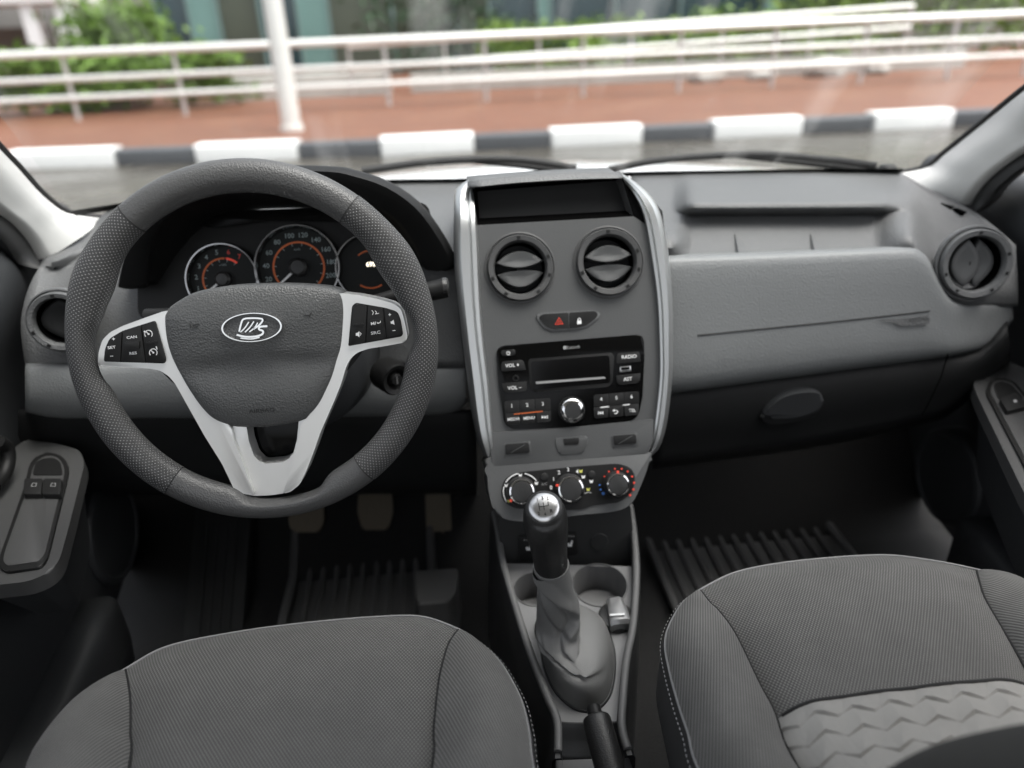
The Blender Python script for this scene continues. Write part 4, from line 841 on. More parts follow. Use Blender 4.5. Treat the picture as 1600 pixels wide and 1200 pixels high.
# switch pods
HB = HS + .003
def pbtn(poly, r=2.5): return prism('switch', WH, rpoly(poly, r), HS - .003, HB, 'button', sw, bev=.0009)
prism('switch_panel', WH, rpoly([(162, 565), (164, 545), (171, 529), (191, 517), (240, 501.5), (243, 502), (260, 563), (257, 568)], [3, 5, 5, 5, 3, 3, 3, 3]), HS - .004, HS + .0006, 'black_plastic', sw, bev=.0004)
prism('switch_panel', WH, rpoly([(544, 541), (550, 478), (556, 473), (602, 481), (621, 487), (626, 499), (630, 522), (627, 526)], [3, 3, 3, 4, 5, 5, 3, 3]), HS - .004, HS + .0006, 'black_plastic', sw, bev=.0004)
b1 = pbtn([(163.5, 564), (165.5, 546), (172, 530), (190, 518.5), (187.5, 566)], [2, 4, 5, 2, 2]); b2 = pbtn([(192, 517.5), (219.5, 509), (227, 566.5), (189.5, 566)]); b3 = pbtn([(221.5, 508.5), (240, 503), (242.5, 504), (258.5, 562), (256, 566.5), (229, 566.5)])
HT = HB + .0003
text('lettering', '+', WH, (177.5, 530), 6, 'white_print', b1, h=HT, bold=.02); text('lettering', 'SET', WH, (174.5, 543), 4.2, 'white_print', b1, h=HT, ang=.03, bold=.02, wide=1.3); text('lettering', '–', WH, (174.5, 556), 6, 'white_print', b1, h=HT, bold=.02)
text('lettering', 'CAN', WH, (206, 527), 4, 'white_print', b2, h=HT, ang=.05, bold=.02, wide=1.3); text('lettering', 'RES', WH, (208, 552), 4, 'white_print', b2, h=HT, ang=.05, bold=.02, wide=1.3)
prism('toggle', WH, rpoly([(194.5, 534), (217, 533), (218, 544), (194.5, 546)], 2), HS, HB + .003, 'button', b2, bev=.0012)
def cruise(b_, cx, cy):
    stroke('cruise_mark', WH, [(cx + 6 * cos(radians(a)), cy - 6 * sin(radians(a))) for a in range(-40, 221, 26)], 1.1, 'white_print', b_, h=HT); stroke('cruise_mark', WH, [(cx, cy), (cx - 4, cy - 4)], 1.3, 'white_print', b_, h=HT); mark('cruise_mark', WH, circ((cx, cy), 1.5, 10), 'white_print', b_, h=HT)
cruise(b3, 232, 522); cruise(b3, 239.5, 551); mark('cruise_mark', WH, circ((225.5, 518), 1.2, 8), 'white_print', b3, h=HT); stroke('cruise_mark', WH, [(244, 541), (245.5, 546)], 1.5, 'white_print', b3, h=HT)
prism('bar', WH, rpoly([(227.5, 534.5), (245, 532.5), (245.3, 536), (228, 538)], 1), HS, HB + .0014, 'button', b3, bev=.0005)
c1 = pbtn([(545.5, 540), (551.5, 480), (557, 475), (573, 478), (570.5, 535)]); c2 = pbtn([(575, 478.5), (598, 481.5), (603, 527.5), (572.5, 534.5)]); c3 = pbtn([(600, 482), (619, 488), (624, 499), (628.5, 521.5), (605, 527)], [2, 4, 4, 3, 2])
prism('bar', WH, rpoly([(552, 506), (568, 504.5), (568, 508), (552, 509.5)], 1), HS, HB + .0014, 'button', c1, bev=.0005)
mark('mute_mark', WH, [(556, 520.5), (558.5, 520), (561.5, 517.5), (561.5, 527), (558.5, 524.5), (556, 524.5)], 'white_print', c1, h=HT); stroke('mute_mark', WH, [(562.5, 519.5), (564.5, 521.5), (562.5, 524.5)], 1, 'white_print', c1, h=HT)
prism('toggle', WH, rpoly([(577, 500.5), (597.5, 498.5), (598.5, 511), (577.5, 513)], 2), HS, HB + .003, 'button', c2, bev=.0012)
text('lettering', 'M/↵', WH, (587.5, 505), 4.4, 'white_print', c2, h=HB + .0033, ang=.08, bold=.02, wide=1.3); text('lettering', 'SRC', WH, (587, 520), 4.6, 'white_print', c2, h=HT, ang=.08, bold=.02, wide=1.3)
stroke('voice_mark', WH, [(581, 485), (583.5, 488), (582, 492)], 1, 'white_print', c2, h=HT); stroke('voice_mark', WH, [(586, 485.5), (588.5, 488), (586.5, 491)], 1, 'white_print', c2, h=HT); stroke('voice_mark', WH, [(587, 490.5), (592, 489.5)], 1.1, 'white_print', c2, h=HT)
text('lettering', '+', WH, (609, 492), 6, 'white_print', c3, h=HT, bold=.02); text('lettering', '–', WH, (615.5, 516), 6, 'white_print', c3, h=HT, bold=.02); mark('speaker_mark', WH, [(610, 502.5), (612, 502.2), (615, 499.5), (616.5, 507.5), (613, 505.8), (611, 506)], 'white_print', c3, h=HT)
# column shroud, stalk, lock
cs = thing('steering_column', 'dark steering column shroud with ignition lock behind the wheel', 'steering column', WH.p(0, 0, -.15))
rows = []
for h, a, b_, dv in ((-.045, .055, .05, 0), (-.06, .078, .070, -.018), (-.11, .092, .085, -.028), (-.17, .100, .092, -.03), (-.25, .105, .095, -.03)):
    rows.append([WH.p(a * np.sign(cos(t)) * abs(cos(t)) ** .8, dv + b_ * sin(t) * (1.1 if sin(t) < 0 else .85), h) for t in np.linspace(0, 2 * pi, 28, endpoint=False)])
loft('shroud', rows, 'door_dark', cs, nu=2, nv=3, closed=True, cap0=True, solid=0)
e = Frame(atY(617, 592, .86), U=(.86, .5, .02), V=(0, .08, 1)); ek = .00068
il = lathe('ignition_lock', e, (0, 0), [(30 * ek, -.03), (30 * ek, .002), (27 * ek, .006), (20 * ek, .004), (13 * ek, -.004), (11 * ek, .004), (9 * ek, .006), (0, .006)], 'black_plastic', cs, n=36); prism('key_slot', e, [(-.001, -.005), (.001, -.005), (.001, .005), (-.001, .005)], .005, .0065, 'satin', il, px=False)
sk0, sk1 = WH.p(.07, .02, -.09), atY(697, 449, .845); dirn = (sk1 - sk0).normalized()
stl = tube('stalk', [sk0, sk0.lerp(sk1, .5) + Vector((0, 0, .004)), sk1 - dirn * .018, sk1], [.007, .0085, .0115, .0118], 'black_plastic', cs, n=16)
e = Frame(sk1, U=Vector((dirn.y, -dirn.x, 0)) * -1, V=(0, 0, 1)); 
if e.N.dot(dirn) < 0: e = Frame(sk1, U=Vector((dirn.y, -dirn.x, 0)), V=(0, 0, 1))
lathe('stalk_cap', e, (0, 0), [(.0118, -.004), (.0116, .001), (.0095, .003), (.009, .002), (0, .003)], 'knob', stl, n=24)
sk2 = atY(160, 505, .86); tube('stalk', [WH.p(-.07, .02, -.09), WH.p(-.11, .03, -.095), WH.p(-.145, .03, -.1)], [.007, .0085, .0105], 'black_plastic', cs, n=14)
# ================================================================== CENTRE TUNNEL CONSOLE
t8 = radians(8)
CN = Frame(atZ(900, 1030, .62), U=(1, 0, 0), V=(0, cos(t8), sin(t8)))
cn = thing('tunnel_console', 'light grey console tray on the tunnel with two cup holders', 'console', CN.p(0, 0, -.2))
Lr = [(772, 800), (778, 830), (784, 870), (793, 905), (817, 985), (838, 1045), (860, 1100), (871, 1128), (872, 1185)]
Rr = [(984, 790), (990, 830), (994, 880), (993, 930), (988, 985), (979, 1030), (973, 1095), (972, 1140), (984, 1180)]
cup = []
for x, y, rx in ((836, 921, 34), (937, 914, 44)):
    c = CN.uv(x, y); k = CN.uv(x + 1, y)[0] - c[0]; cup.append((c, rx * k))
plate = [(778, 880), (794, 905), (819, 985), (840, 1045), (862, 1100), (872, 1130), (971, 1128), (973, 1095), (979, 1030), (988, 985), (993, 930), (994, 885)]
holes = [circ(c, r, 36) for c, r in cup]
plate_holes('tray', CN, plate, holes, -.004, 0, 'console', cn)
for c, r in cup:
    q = lathe('cup_holder', CN, c, [(r * 1.0, -.002), (r * 1.0, .0015), (r * .96, .0018), (r * .94, -.002), (r * .90, -.045), (0, -.045)], 'console_edge', cn, n=40, cap=False); lathe('liner', CN, c, [(r * .80, -.0445), (r * .8, -.043), (0, -.043)], 'console', q, n=30)
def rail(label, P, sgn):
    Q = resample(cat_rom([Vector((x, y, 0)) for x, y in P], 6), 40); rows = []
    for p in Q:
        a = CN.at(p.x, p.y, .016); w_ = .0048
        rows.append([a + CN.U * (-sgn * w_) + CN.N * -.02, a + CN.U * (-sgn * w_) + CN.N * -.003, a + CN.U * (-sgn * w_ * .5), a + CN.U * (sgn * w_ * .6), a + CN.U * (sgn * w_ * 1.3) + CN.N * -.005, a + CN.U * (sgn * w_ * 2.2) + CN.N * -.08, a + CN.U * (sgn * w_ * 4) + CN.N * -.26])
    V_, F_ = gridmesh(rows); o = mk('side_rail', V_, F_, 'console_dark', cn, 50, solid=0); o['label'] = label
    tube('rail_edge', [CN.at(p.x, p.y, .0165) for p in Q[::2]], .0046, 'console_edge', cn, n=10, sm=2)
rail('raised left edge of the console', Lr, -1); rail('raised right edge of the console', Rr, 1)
# rear drop of the console and plate beneath the handbrake
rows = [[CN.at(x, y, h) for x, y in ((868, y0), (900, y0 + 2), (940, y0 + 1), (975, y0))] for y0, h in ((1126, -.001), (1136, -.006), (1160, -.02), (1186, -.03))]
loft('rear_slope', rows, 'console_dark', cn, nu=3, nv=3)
prism('brake_plate', CN, [(868, 1186), (985, 1182), (1010, 1260), (866, 1270)], -.05, -.024, 'console', cn, bev=.003)
BPf = Frame(atY(890, 850, .825), tilt=8)
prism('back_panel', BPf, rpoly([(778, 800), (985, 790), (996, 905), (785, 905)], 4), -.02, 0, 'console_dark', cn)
for pl in ([(810, 838), (839, 836), (841, 874), (812, 877)], [(878, 834), (900, 832), (903, 866), (880, 869)]):
    s = prism('seat_heater_switch', BPf, rpoly(pl, 2), -.002, .003, 'button', cn, bev=.001); cx, cy = sum(p[0] for p in pl) / 4, sum(p[1] for p in pl) / 4
    mark('heat_mark', BPf, [(cx - 4, cy - 1), (cx - 1, cy - 2), (cx, cy + 1), (cx + 3, cy - 6), (cx + 5, cy - 5), (cx + 3, cy + 4), (cx - 3, cy + 4)], 'white_print', s, h=.0034)
    for d in (-6, -2, 2, 6): mark('heat_mark', BPf, [(cx + d - 1.2, cy - 13), (cx + d + 1.2, cy - 13), (cx + d + 1.2, cy - 11.5), (cx + d - 1.2, cy - 11.5)], 'grey_print', s, h=.0034)
lathe('blank_cap', BPf, BPf.uv(936, 846), [(.0125, -.001), (.0125, .0012), (.0118, .0018), (0, .0018)], 'console_dark', cn, n=36)
# drive mode knob
dk = thing('drive_mode_knob', 'grey rotary drive selector with a raised grip, right of the gear lever', 'knob', CN.at(963, 955))
c = CN.uv(963, 957, .012); 
lathe('base', CN, c, [(.0225, -.001), (.0225, .004), (.0205, .008), (.019, .0085), (0, .0085)], 'knob', dk, n=36)
rows = []
for v, w_, h in ((-.021, .0125, .004), (-.021, .0135, .016), (-.017, .0138, .020), (0, .0125, .022), (.016, .0105, .0215), (.020, .0095, .018), (.0205, .0095, .004)):
    rows.append([CN.p(c[0] + s * w_ + .001, c[1] + v, .006 if abs(s) > .99 else h if abs(s) < .9 else h - .0025) for s in (-1, -.93, -.6, .6, .93, 1)])
V_, F_ = gridmesh(rows, cap0=True, cap1=True); mk('grip', V_, F_, 'satin', dk, 30)
MATS['grip_mat'] = mat('grip_mat', G(.2), .3, metal=.5); dk.children[-1].data.materials[0] = MATS['grip_mat']
prism('grip_line', CN, [(953, 959), (976, 958), (976, 961), (953, 962)], .014, .0224, 'satin', dk)
# gear lever
gl = thing('gear_lever', 'gear lever with black leather knob, silver shift plate and grey leather gaiter', 'gear lever', CN.at(900, 1030))
B0 = [(846, 1010), (838, 985), (842, 965), (866, 952), (905, 953), (942, 972), (956, 1002), (960, 1037), (954, 1078), (938, 1101), (917, 1108), (893, 1101), (868, 1077), (852, 1042)]
base = cat_rom([Vector((*CN.uv(x, y, .004), 0)) for x, y in B0], 6, True); N = len(base); bc_ = sum(base, Vector()) / N
K0 = atY(861, 884, .632); ax = (atY(849, 786, .603) - K0); axn = ax.normalized(); sidev = Vector((1, 0, 0)); sidev = (sidev - axn * sidev.dot(axn)).normalized(); fw = axn.cross(sidev).normalized() * -1
def ringp(C_, r1, r2, k, tw=0): 
    b0 = base[k] - bc_; a = atan2(b0.y, b0.x); return C_ + sidev * (r1 * cos(a)) + (Vector((0, 1, 0)) - axn * axn.y).normalized() * (r2 * sin(a))
Cn = [CN.at(872, 1002, .045), atY(870, 962, .655), atY(868, 925, .645), K0]
rows = []
def fold(k, t):
    b0 = base[k] - bc_; a = atan2(b0.y, b0.x); out = 0.0
    for ta, pa, tb, pb, A, wd in ((.50, -25, 1.0, -215, .42, 1.3), (.20, -40, .62, -150, .46, 1.0), (.55, 120, .95, -30, .28, 1.1), (.10, -135, .45, -75, .34, .8)):
        if not ta <= t <= tb: continue
        q = (t - ta) / (tb - ta); d = (a - radians(pa + (pb - pa) * q)) % (2 * pi); win = sin(pi * q) ** .6
        sw_ = max(0, 1 - d / wd) - .9 * math.exp(-((d - 2 * pi + .20) / .18) ** 2); out += .35 * A * win * sw_
    return out
rows.append([CN.p(b.x, b.y, -.002) for b in base]); rows.append([CN.p(b.x, b.y, .003) for b in base])
rows.append([CN.p(bc_.x + (b.x - bc_.x) * .97, bc_.y + (b.y - bc_.y) * .97, .010) for b in base])
low = [CN.p(bc_.x + (b.x - bc_.x) * .97, bc_.y + (b.y - bc_.y) * .97, .010) for b in base]
for i, t in enumerate(np.linspace(0.08, 1, 76)):
    r = []
    for k in range(N):
        up = ringp(cat_rom(Cn, 8)[min(24, int(round(max(0, (t - .35) / .65) * 24)))], .0205 - .0015 * t, .0205 - .0015 * t, k)
        cen = CN.at(872, 1002, .045); 
        if t < .42:
            q = t / .42; tgt = ringp(Cn[0], .026, .024, k); e_ = q * q * (3 - 2 * q); p = low[k].lerp(tgt, .25 * q + .75 * q * q); p = p + CN.N * (.016 * sin(pi * q) * .9)
            ctr = CN.p(bc_.x, bc_.y, 0).lerp(Cn[0], q); p = ctr + (p - ctr) * (1 + .7 * q * fold(k, t * .9 + .1))
        else:
            q = (t - .42) / .58; Cs = cat_rom(Cn, 10); f = q * 30; j = min(29, int(f)); ctr = Cs[j].lerp(Cs[j + 1], f - j); rr = .026 - .0072 * q
            p = ringp(ctr, rr, rr * .95, k); p = ctr + (p - ctr) * (1 + fold(k, t * .9 + .1) * (1 - q * .6))
        r.append(p)
    rows.append(r)
def pix(p):
    q = ROT.transposed() @ (Vector(p) - CAMP); return 800 + FPX * q.x / -q.z, 600 - FPX * q.y / -q.z
FOLDS = [([(838, 905), (846, 922), (868, 943), (890, 958), (897, 966), (888, 986), (877, 1002), (879, 1016), (893, 1034), (908, 1053)], .0075, 20, 12),
         ([(903, 1015), (899, 985), (899, 960), (902, 935)], .004, 10, 12), ([(842, 1003), (852, 1016), (866, 1030), (884, 1044), (900, 1058), (908, 1056)], .0045, 12, 14)]
for ri_, r in enumerate(rows[3:], 3):
    ctr = sum((Vector(p) for p in r), Vector()) / len(r)
    for k in range(len(r)):
        p = Vector(r[k]); out_ = (p - ctr).normalized()
        if out_.dot((CAMP - p).normalized()) < -.15: continue
        x_, y_ = pix(p); disp = 0
        for L2, A, wp, wn in FOLDS:
            best = None
            for (ax_, ay_), (bx2, by2) in zip(L2, L2[1:]):
                ex_, ey_ = bx2 - ax_, by2 - ay_; l2 = ex_ * ex_ + ey_ * ey_; tt = min(1, max(0, ((x_ - ax_) * ex_ + (y_ - ay_) * ey_) / l2)); dx_, dy_ = x_ - ax_ - ex_ * tt, y_ - ay_ - ey_ * tt
                d_ = sqrt(dx_ * dx_ + dy_ * dy_); sg = 1 if ex_ * dy_ - ey_ * dx_ < 0 else -1
                if best is None or d_ < best[0]: best = (d_, sg)
            d_, sg = best
            if sg > 0 and d_ < wp: disp += A * (1 - d_ / wp) ** 1.3
            elif sg < 0 and d_ < wn: disp -= A * .75 * (1 - d_ / wn)
        r[k] = p + out_ * disp
for it in range(3):
    new = [list(r) for r in rows]
    for a_ in range(3, len(rows) - 1):
        for k in range(N):
            new[a_][k] = Vector(rows[a_][k]) * .5 + (Vector(rows[a_ - 1][k]) + Vector(rows[a_ + 1][k]) + Vector(rows[a_][k - 1]) + Vector(rows[a_][(k + 1) % N])) * .125
    rows = new
V_, F_ = gridmesh(rows, closed_u=True); ga = mk('gaiter', V_, F_, 'boot', gl, 80); sm_ = ga.modifiers.new('Smooth', 'CORRECTIVE_SMOOTH') if False else None
ss = ga.modifiers.new('Subsurf', 'SUBSURF'); ss.levels = 1; ss.render_levels = 1
tube('gaiter_rim', [CN.p(b.x, b.y, .001) for b in base], .0022, 'console_dark', gl, n=8, sm=1, closed=True)
gfr = Frame(K0, U=sidev, V=-fw if (-fw).cross(sidev).dot(axn) < 0 else fw)
if gfr.N.dot(axn) < 0: gfr = Frame(K0, U=sidev, V=-gfr.V)
L_ = ax.length
# knob body: rings along the lever, head tipped back to the driver
vdir = (CAMP - atY(849, 786, .603)).normalized()
capN = (axn * .62 + vdir * .55).normalized()
rows = []
n_ = 28
for s, r1, r2 in ((-.03, .0175, .0175), (0.0, .0178, .0178), (.004, .0182, .0182), (.02, .0184, .0188), (.045, .0200, .022), (.065, .0216, .0240), (.080, .0222, .0246), (.090, .0212, .0232)):
    ctr = K0 + axn * s; rows.append([ctr + sidev * r1 * cos(2 * pi * k / n_) + gfr.V * r2 * sin(2 * pi * k / n_) for k in range(n_)])
K2 = K0 + axn * .094
CF = Frame(K2 + capN * .006, U=(sidev - capN * sidev.dot(capN)), V=capN.cross((sidev - capN * sidev.dot(capN)).normalized()))
for q, h in ((.0192, -.001), (.0165, .002), (.0150, .003)): rows.append([CF.p(q * cos(2 * pi * k / n_), q * sin(2 * pi * k / n_), h) for k in range(n_)])
loft('knob_body', rows, 'knob', gl, nu=1, nv=3, closed=True, cap1=True, solid=0, angle=80)
cp_ = lathe('shift_plate', CF, (0, 0), [(.0152, .000), (.0150, .0038), (.0138, .0050), (.008, .0062), (0, .0066)], 'satin', gl, n=40)
HG = .0068
gxp = .0046
for u in (-gxp, 0, gxp): 
    V_ = [(u - .00035, .004 if u <= 0 else .004), (u + .00035, .004), (u + .00035, -.004 if u <= 0 else 0), (u - .00035, -.004 if u <= 0 else 0)]
    prism('shift_mark', CF, V_, .004, HG, 'seam', cp_, px=False)
prism('shift_mark', CF, [(-gxp, -.0003), (gxp, -.0003), (gxp, .0003), (-gxp, .0003)], .004, HG, 'seam', cp_, px=False)
for s, u, v in (('1', -.0052, .0075), ('3', 0, .0085), ('5', .0052, .0075), ('2', -.0058, -.0068), ('4', 0, -.0085), ('R', .0064, -.0060)): text('lettering', s, CF, (u, v), .0034, 'seam', cp_, h=HG - .0004, px=False, bold=.02)
lathe('collar', Frame(K0, U=gfr.U, V=gfr.V), (0, 0), [(.0192, -.004), (.0198, .000), (.0190, .003), (.0182, .003)], 'boot', gl, n=32, cap=False)
# handbrake
hbk = thing('handbrake', 'black handbrake lever behind the gear gaiter', 'handbrake', CN.at(950, 1190, .02))
h0, h1, h2 = CN.at(931, 1120, .038), CN.at(950, 1190, .030), CN.at(985, 1330, .012)
dv = (h1 - h0).normalized()
tube('grip', [h0 - dv * .000, h0 + dv * .002, h0 + dv * .01, h1, h2], [.0125, .0142, .0150, .0152, .0152], 'knob', hbk, n=24, sm=4)
tube('release_button', [h0 - dv * .012, h0 - dv * .010, h0 + dv * .004], [.0060, .0075, .0078], 'button', hbk, n=18, sm=2)
# ================================================================== SEATS
def coons(c0, c1, d0, d1, nu, nv, bulge=None):
    """c0,c1 along u at v=0,1; d0,d1 along v at u=0,1"""
    c0 = resample(c0, nu); c1 = resample(c1, nu); d0 = resample(d0, nv); d1 = resample(d1, nv); rows = []
    for j in range(nv):
        v = j / (nv - 1); r = []
        for i in range(nu):
            u = i / (nu - 1); p = c0[i] * (1 - v) + c1[i] * v + d0[j] * (1 - u) + d1[j] * u - (c0[0] * (1 - u) * (1 - v) + c0[-1] * u * (1 - v) + c1[0] * (1 - u) * v + c1[-1] * u * v)
            if bulge: p = p + Vector((0, 0, bulge(u, v)))
            r.append(p)
        rows.append(r)
    return rows
def mkgrid(name, rows, m_, parent, uvfn=None, **kw):
    V_, F_ = gridmesh(rows); uv = [uvfn(Vector(p)) for p in V_] if uvfn else None; return mk(name, V_, F_, m_, parent, 70, uv=uv, **kw)
def seat(nm, label, front, leftside, rightside, seamL, seamR, back, zf=.72, zs=.728, cross=None, ribdir=1):
    """traced on the cushion's top edge plane; the lists run front to rear (sides) and left to right (front)"""
    P = lambda L, z: [atZ(x, y, z) if len(q) == 2 else Vector(q) for q in L for x, y in [(q[0], q[1])]]
    fr_, ls, rs, sL, sR = P(front, zf), P(leftside, zf), P(rightside, zf), P(seamL, zs), P(seamR, zs)
    sL[0] = fr_[0].copy(); sR[0] = fr_[-1].copy()
    fr_, ls, rs, sL, sR = [cat_rom(q, 8) for q in (fr_, ls, rs, sL, sR)]
    ctr = (sL[-1] + sR[-1]) / 2; t = thing(nm, label, 'seat', Vector((ctr.x, ctr.y + .1, .40)), 'front seats')
    cb = [sL[-1], sL[-1].lerp(sR[-1], .5) + Vector((0, 0, -.004)), sR[-1]]
    uvw = lambda p: (p.x, p.y + p.z * .6)
    edge = lambda q: 1 - (1 - min(1, q)) ** 2.2
    rows = coons(fr_, cb, sL, sR, 46, 60, lambda u, v: .022 * edge(v / .28) * (1 - abs(2 * u - 1) ** 5) - .018 * max(0, v - .2) + .0011 * sin(19 * u + 7 * v) * sin(13 * v - 6 * u + 1) * min(1, 6 * u, 6 - 6 * u, 8 * v))
    mkgrid('centre_panel', rows, 'seat_weave', t, uvw)
    # bolsters
    rows = coons([ls[0], sL[0]], [ls[-1], sL[-1]], ls, sL, 26, 60, lambda u, v: (.034 * sin(pi * u ** .8) ** .8 if 0 < u < 1 else 0) * min(1, v / .25) ** .7); mkgrid('bolster', rows, 'seat_ribs', t, lambda p: (p.x, -p.y * ribdir))
    rows = coons([sR[0], rs[0]], [sR[-1], rs[-1]], sR, rs, 26, 60, lambda u, v: (.034 * sin(pi * (1 - u) ** .8) ** .8 if 0 < u < 1 else 0) * min(1, v / .25) ** .7); mkgrid('bolster', rows, 'seat_ribs', t, lambda p: (p.x, p.y * ribdir))
    outline = ls[::-1] + fr_[1:] + rs[1:]
    o2 = resample(outline, 120); cen = sum(o2, Vector()) / len(o2)
    rows = [o2, [p + (p - cen).normalized() * .004 + Vector((0, 0, -.012)) for p in o2], [p + (p - cen).normalized() * .006 + Vector((0, 0, -.07)) for p in o2], [p.lerp(cen, .05) + Vector((0, 0, -.16)) for p in o2], [p.lerp(cen, .1) + Vector((0, 0, -.22)) for p in o2]]
    mkgrid('side_skirt', rows, 'seat_side', t)
    tube('piping', [p + Vector((0, 0, .001)) for p in o2], .0013, 'piping', t, n=7, sm=2)
    # stitching beside the piping
    V_, F_ = [], []
    st = resample(outline, 520)
    for i in range(0, 518, 2):
        a, b_ = st[i], st[i + 1]; b_ = a.lerp(b_, .9); o_ = (a - cen).normalized(); q = o_ * .0045 + Vector((0, 0, -.004)); k = len(V_); w_ = Vector((0, 0, .0006)); V_ += [a + q - w_, b_ + q - w_, b_ + q + w_, a + q + w_, a + q + o_ * .0005, b_ + q + o_ * .0005]; F_ += [(k, k + 1, k + 5, k + 4), (k + 4, k + 5, k + 2, k + 3)]
    mk('stitching', V_, F_, 'thread', t, smooth=False, kind='stuff')
    for s in (sL, sR): tube('seam', [p + Vector((0, 0, .0004)) for p in s[::3]], .0013, 'seam', t, n=6, sm=1)
    return t, fr_, ls, rs, sL, sR
dseat = seat('driver_seat', 'driver seat cushion in grey woven cloth with pale piping, before the wheel',
    [(196, 1046), (263, 1011), (376, 988), (484, 974), (591, 965), (661, 965), (717, 984)], [(196, 1046), (150, 1076), (107, 1109), (70, 1155), (43, 1200), (20, 1260), (-.42, .30, .725), (-.425, .12, .72)],
    [(717, 984), (750, 1006), (779, 1033), (800, 1066), (817, 1103), (827, 1150), (833, 1200), (.045, .30, .725), (.045, .12, .72)],
    [(196, 1046), (201, 1072), (204, 1098), (204, 1150), (202, 1200), (-.275, .30, .73), (-.27, .12, .70)], [(717, 984), (706, 998), (699, 1012), (691, 1040), (685, 1071), (678, 1141), (676, 1200), (-.07, .30, .73), (-.07, .12, .70)], None)
pseat = seat('passenger_seat', 'passenger seat cushion in grey woven cloth with a patterned insert',
    [(1094, 922), (1142, 898), (1195, 885), (1262, 876), (1337, 870), (1394, 869), (1450, 876), (1490, 883), (1526, 891)], [(1094, 922), (1076, 935), (1062, 949), (1045, 980), (1039, 1009), (1046, 1050), (1060, 1102), (1076, 1150), (1090, 1200), (.19, .34, .725), (.195, .12, .72)],
    [(1526, 891), (1562, 899), (1600, 913), (1650, 945), (1690, 1000), (.66, .40, .725), (.655, .25, .725), (.65, .12, .72)],
    [(1094, 922), (1110, 943), (1124, 956), (1150, 992), (1187, 1069), (1210, 1112), (1247, 1200), (.295, .30, .72), (.30, .12, .70)], [(1526, 891), (1532, 915), (1540, 937), (1562, 975), (1600, 1039), (1640, 1110), (.53, .30, .72), (.53, .12, .70)], None)
# patterned insert on the passenger cushion: embossed facets
t, fr_, ls, rs, sL, sR = pseat
def cushion_z(x, y):
    return 0
PF = [atZ(1207, 1107, .742), atZ(1600, 1061, .742)]
a0, a1 = PF[0], PF[1]; dx = (a1 - a0).normalized(); wI = .262
dyv = Vector((dx.y, -dx.x, 0)); dyv = -dyv if dyv.y > 0 else dyv
dg = bpy.context.evaluated_depsgraph_get(); dg.update()
from mathutils.bvhtree import BVHTree
cpan = [o for o in t.children if o.name.startswith('centre_panel')][0]
bv = BVHTree.FromPolygons([v.co + t.location for v in cpan.data.vertices], [tuple(p.vertices) for p in cpan.data.polygons])
nU, nV = 260, 180; rows = []; lenI = .20
def zig(u): q = (u % 1.0); return abs(2 * q - 1)
for j in range(nV):
    r = []
    for i in range(nU):
        X_ = wI * i / (nU - 1); Y_ = lenI * j / (nV - 1)
        cu, cv = X_ / .034, Y_ / .019
        jv = cv + .38 * zig(cu + .5 * 0) ; fl_ = math.floor(jv); q = jv - fl_; sh = cu + .27 * fl_; tri = abs(((sh + .35 * q) % 1) - .5) * 2
        hgt = .0036 * (q if q < .9 else (1 - q) * 9) * (.15 + .85 * (1 - tri))
        base_ = a0 + dx * X_ + dyv * Y_; hit = bv.ray_cast(Vector((base_.x, base_.y, 1.2)), Vector((0, 0, -1))); z = hit[0].z if hit[0] else None
        r.append((base_.x, base_.y, z, hgt))
    rows.append(r)
# keep only where the cushion lies below
V_ = []; idx = {}; F_ = []
for j in range(nV):
    for i in range(nU):
        x_, y_, z, hg = rows[j][i]
        if z is not None: idx[(i, j)] = len(V_); V_.append((x_, y_, z + .0012 + hg))
for j in range(nV - 1):
    for i in range(nU - 1):
        k = [(i, j), (i, j + 1), (i + 1, j + 1), (i + 1, j)]
        if all(q in idx for q in k): F_.append([idx[q] for q in k])
mk('patterned_insert', V_, F_, 'seat_insert', t, 8)['label'] = 'paler insert embossed with zigzag facets'
tube('cross_seam', [Vector((rows[0][i][0], rows[0][i][1], rows[0][i][2] + .002)) for i in range(0, nU, 5) if rows[0][i][2] is not None], .0016, 'seam', t, n=6, sm=1)
# passenger backrest, its inner side bolster just in view
prof = [(.20, .68), (.262, .77), (.290, .84), (.297, .878), (.282, .912), (.22, .99), (.13, 1.08), (.02, 1.20), (-.06, 1.27), (-.13, 1.26), (-.09, 1.12), (.06, .80), (.08, .68)]
rows = []
for X, dy, dz in ((.205, -.085, -.03), (.212, -.05, -.02), (.235, -.012, -.012), (.262, 0, -.006), (.30, .002, .002), (.34, .0, .006), (.43, -.006, .006), (.52, .0, .004), (.60, .0, 0), (.635, -.012, -.01), (.652, -.05, -.02), (.658, -.085, -.03)):
    rows.append([(X, Y + dy * (1 if k < 9 else -.3), z + dz) for k, (Y, z) in enumerate(prof)])
loft('backrest', rows, 'seat_back', t, nu=4, nv=4, solid=0, closed=False)
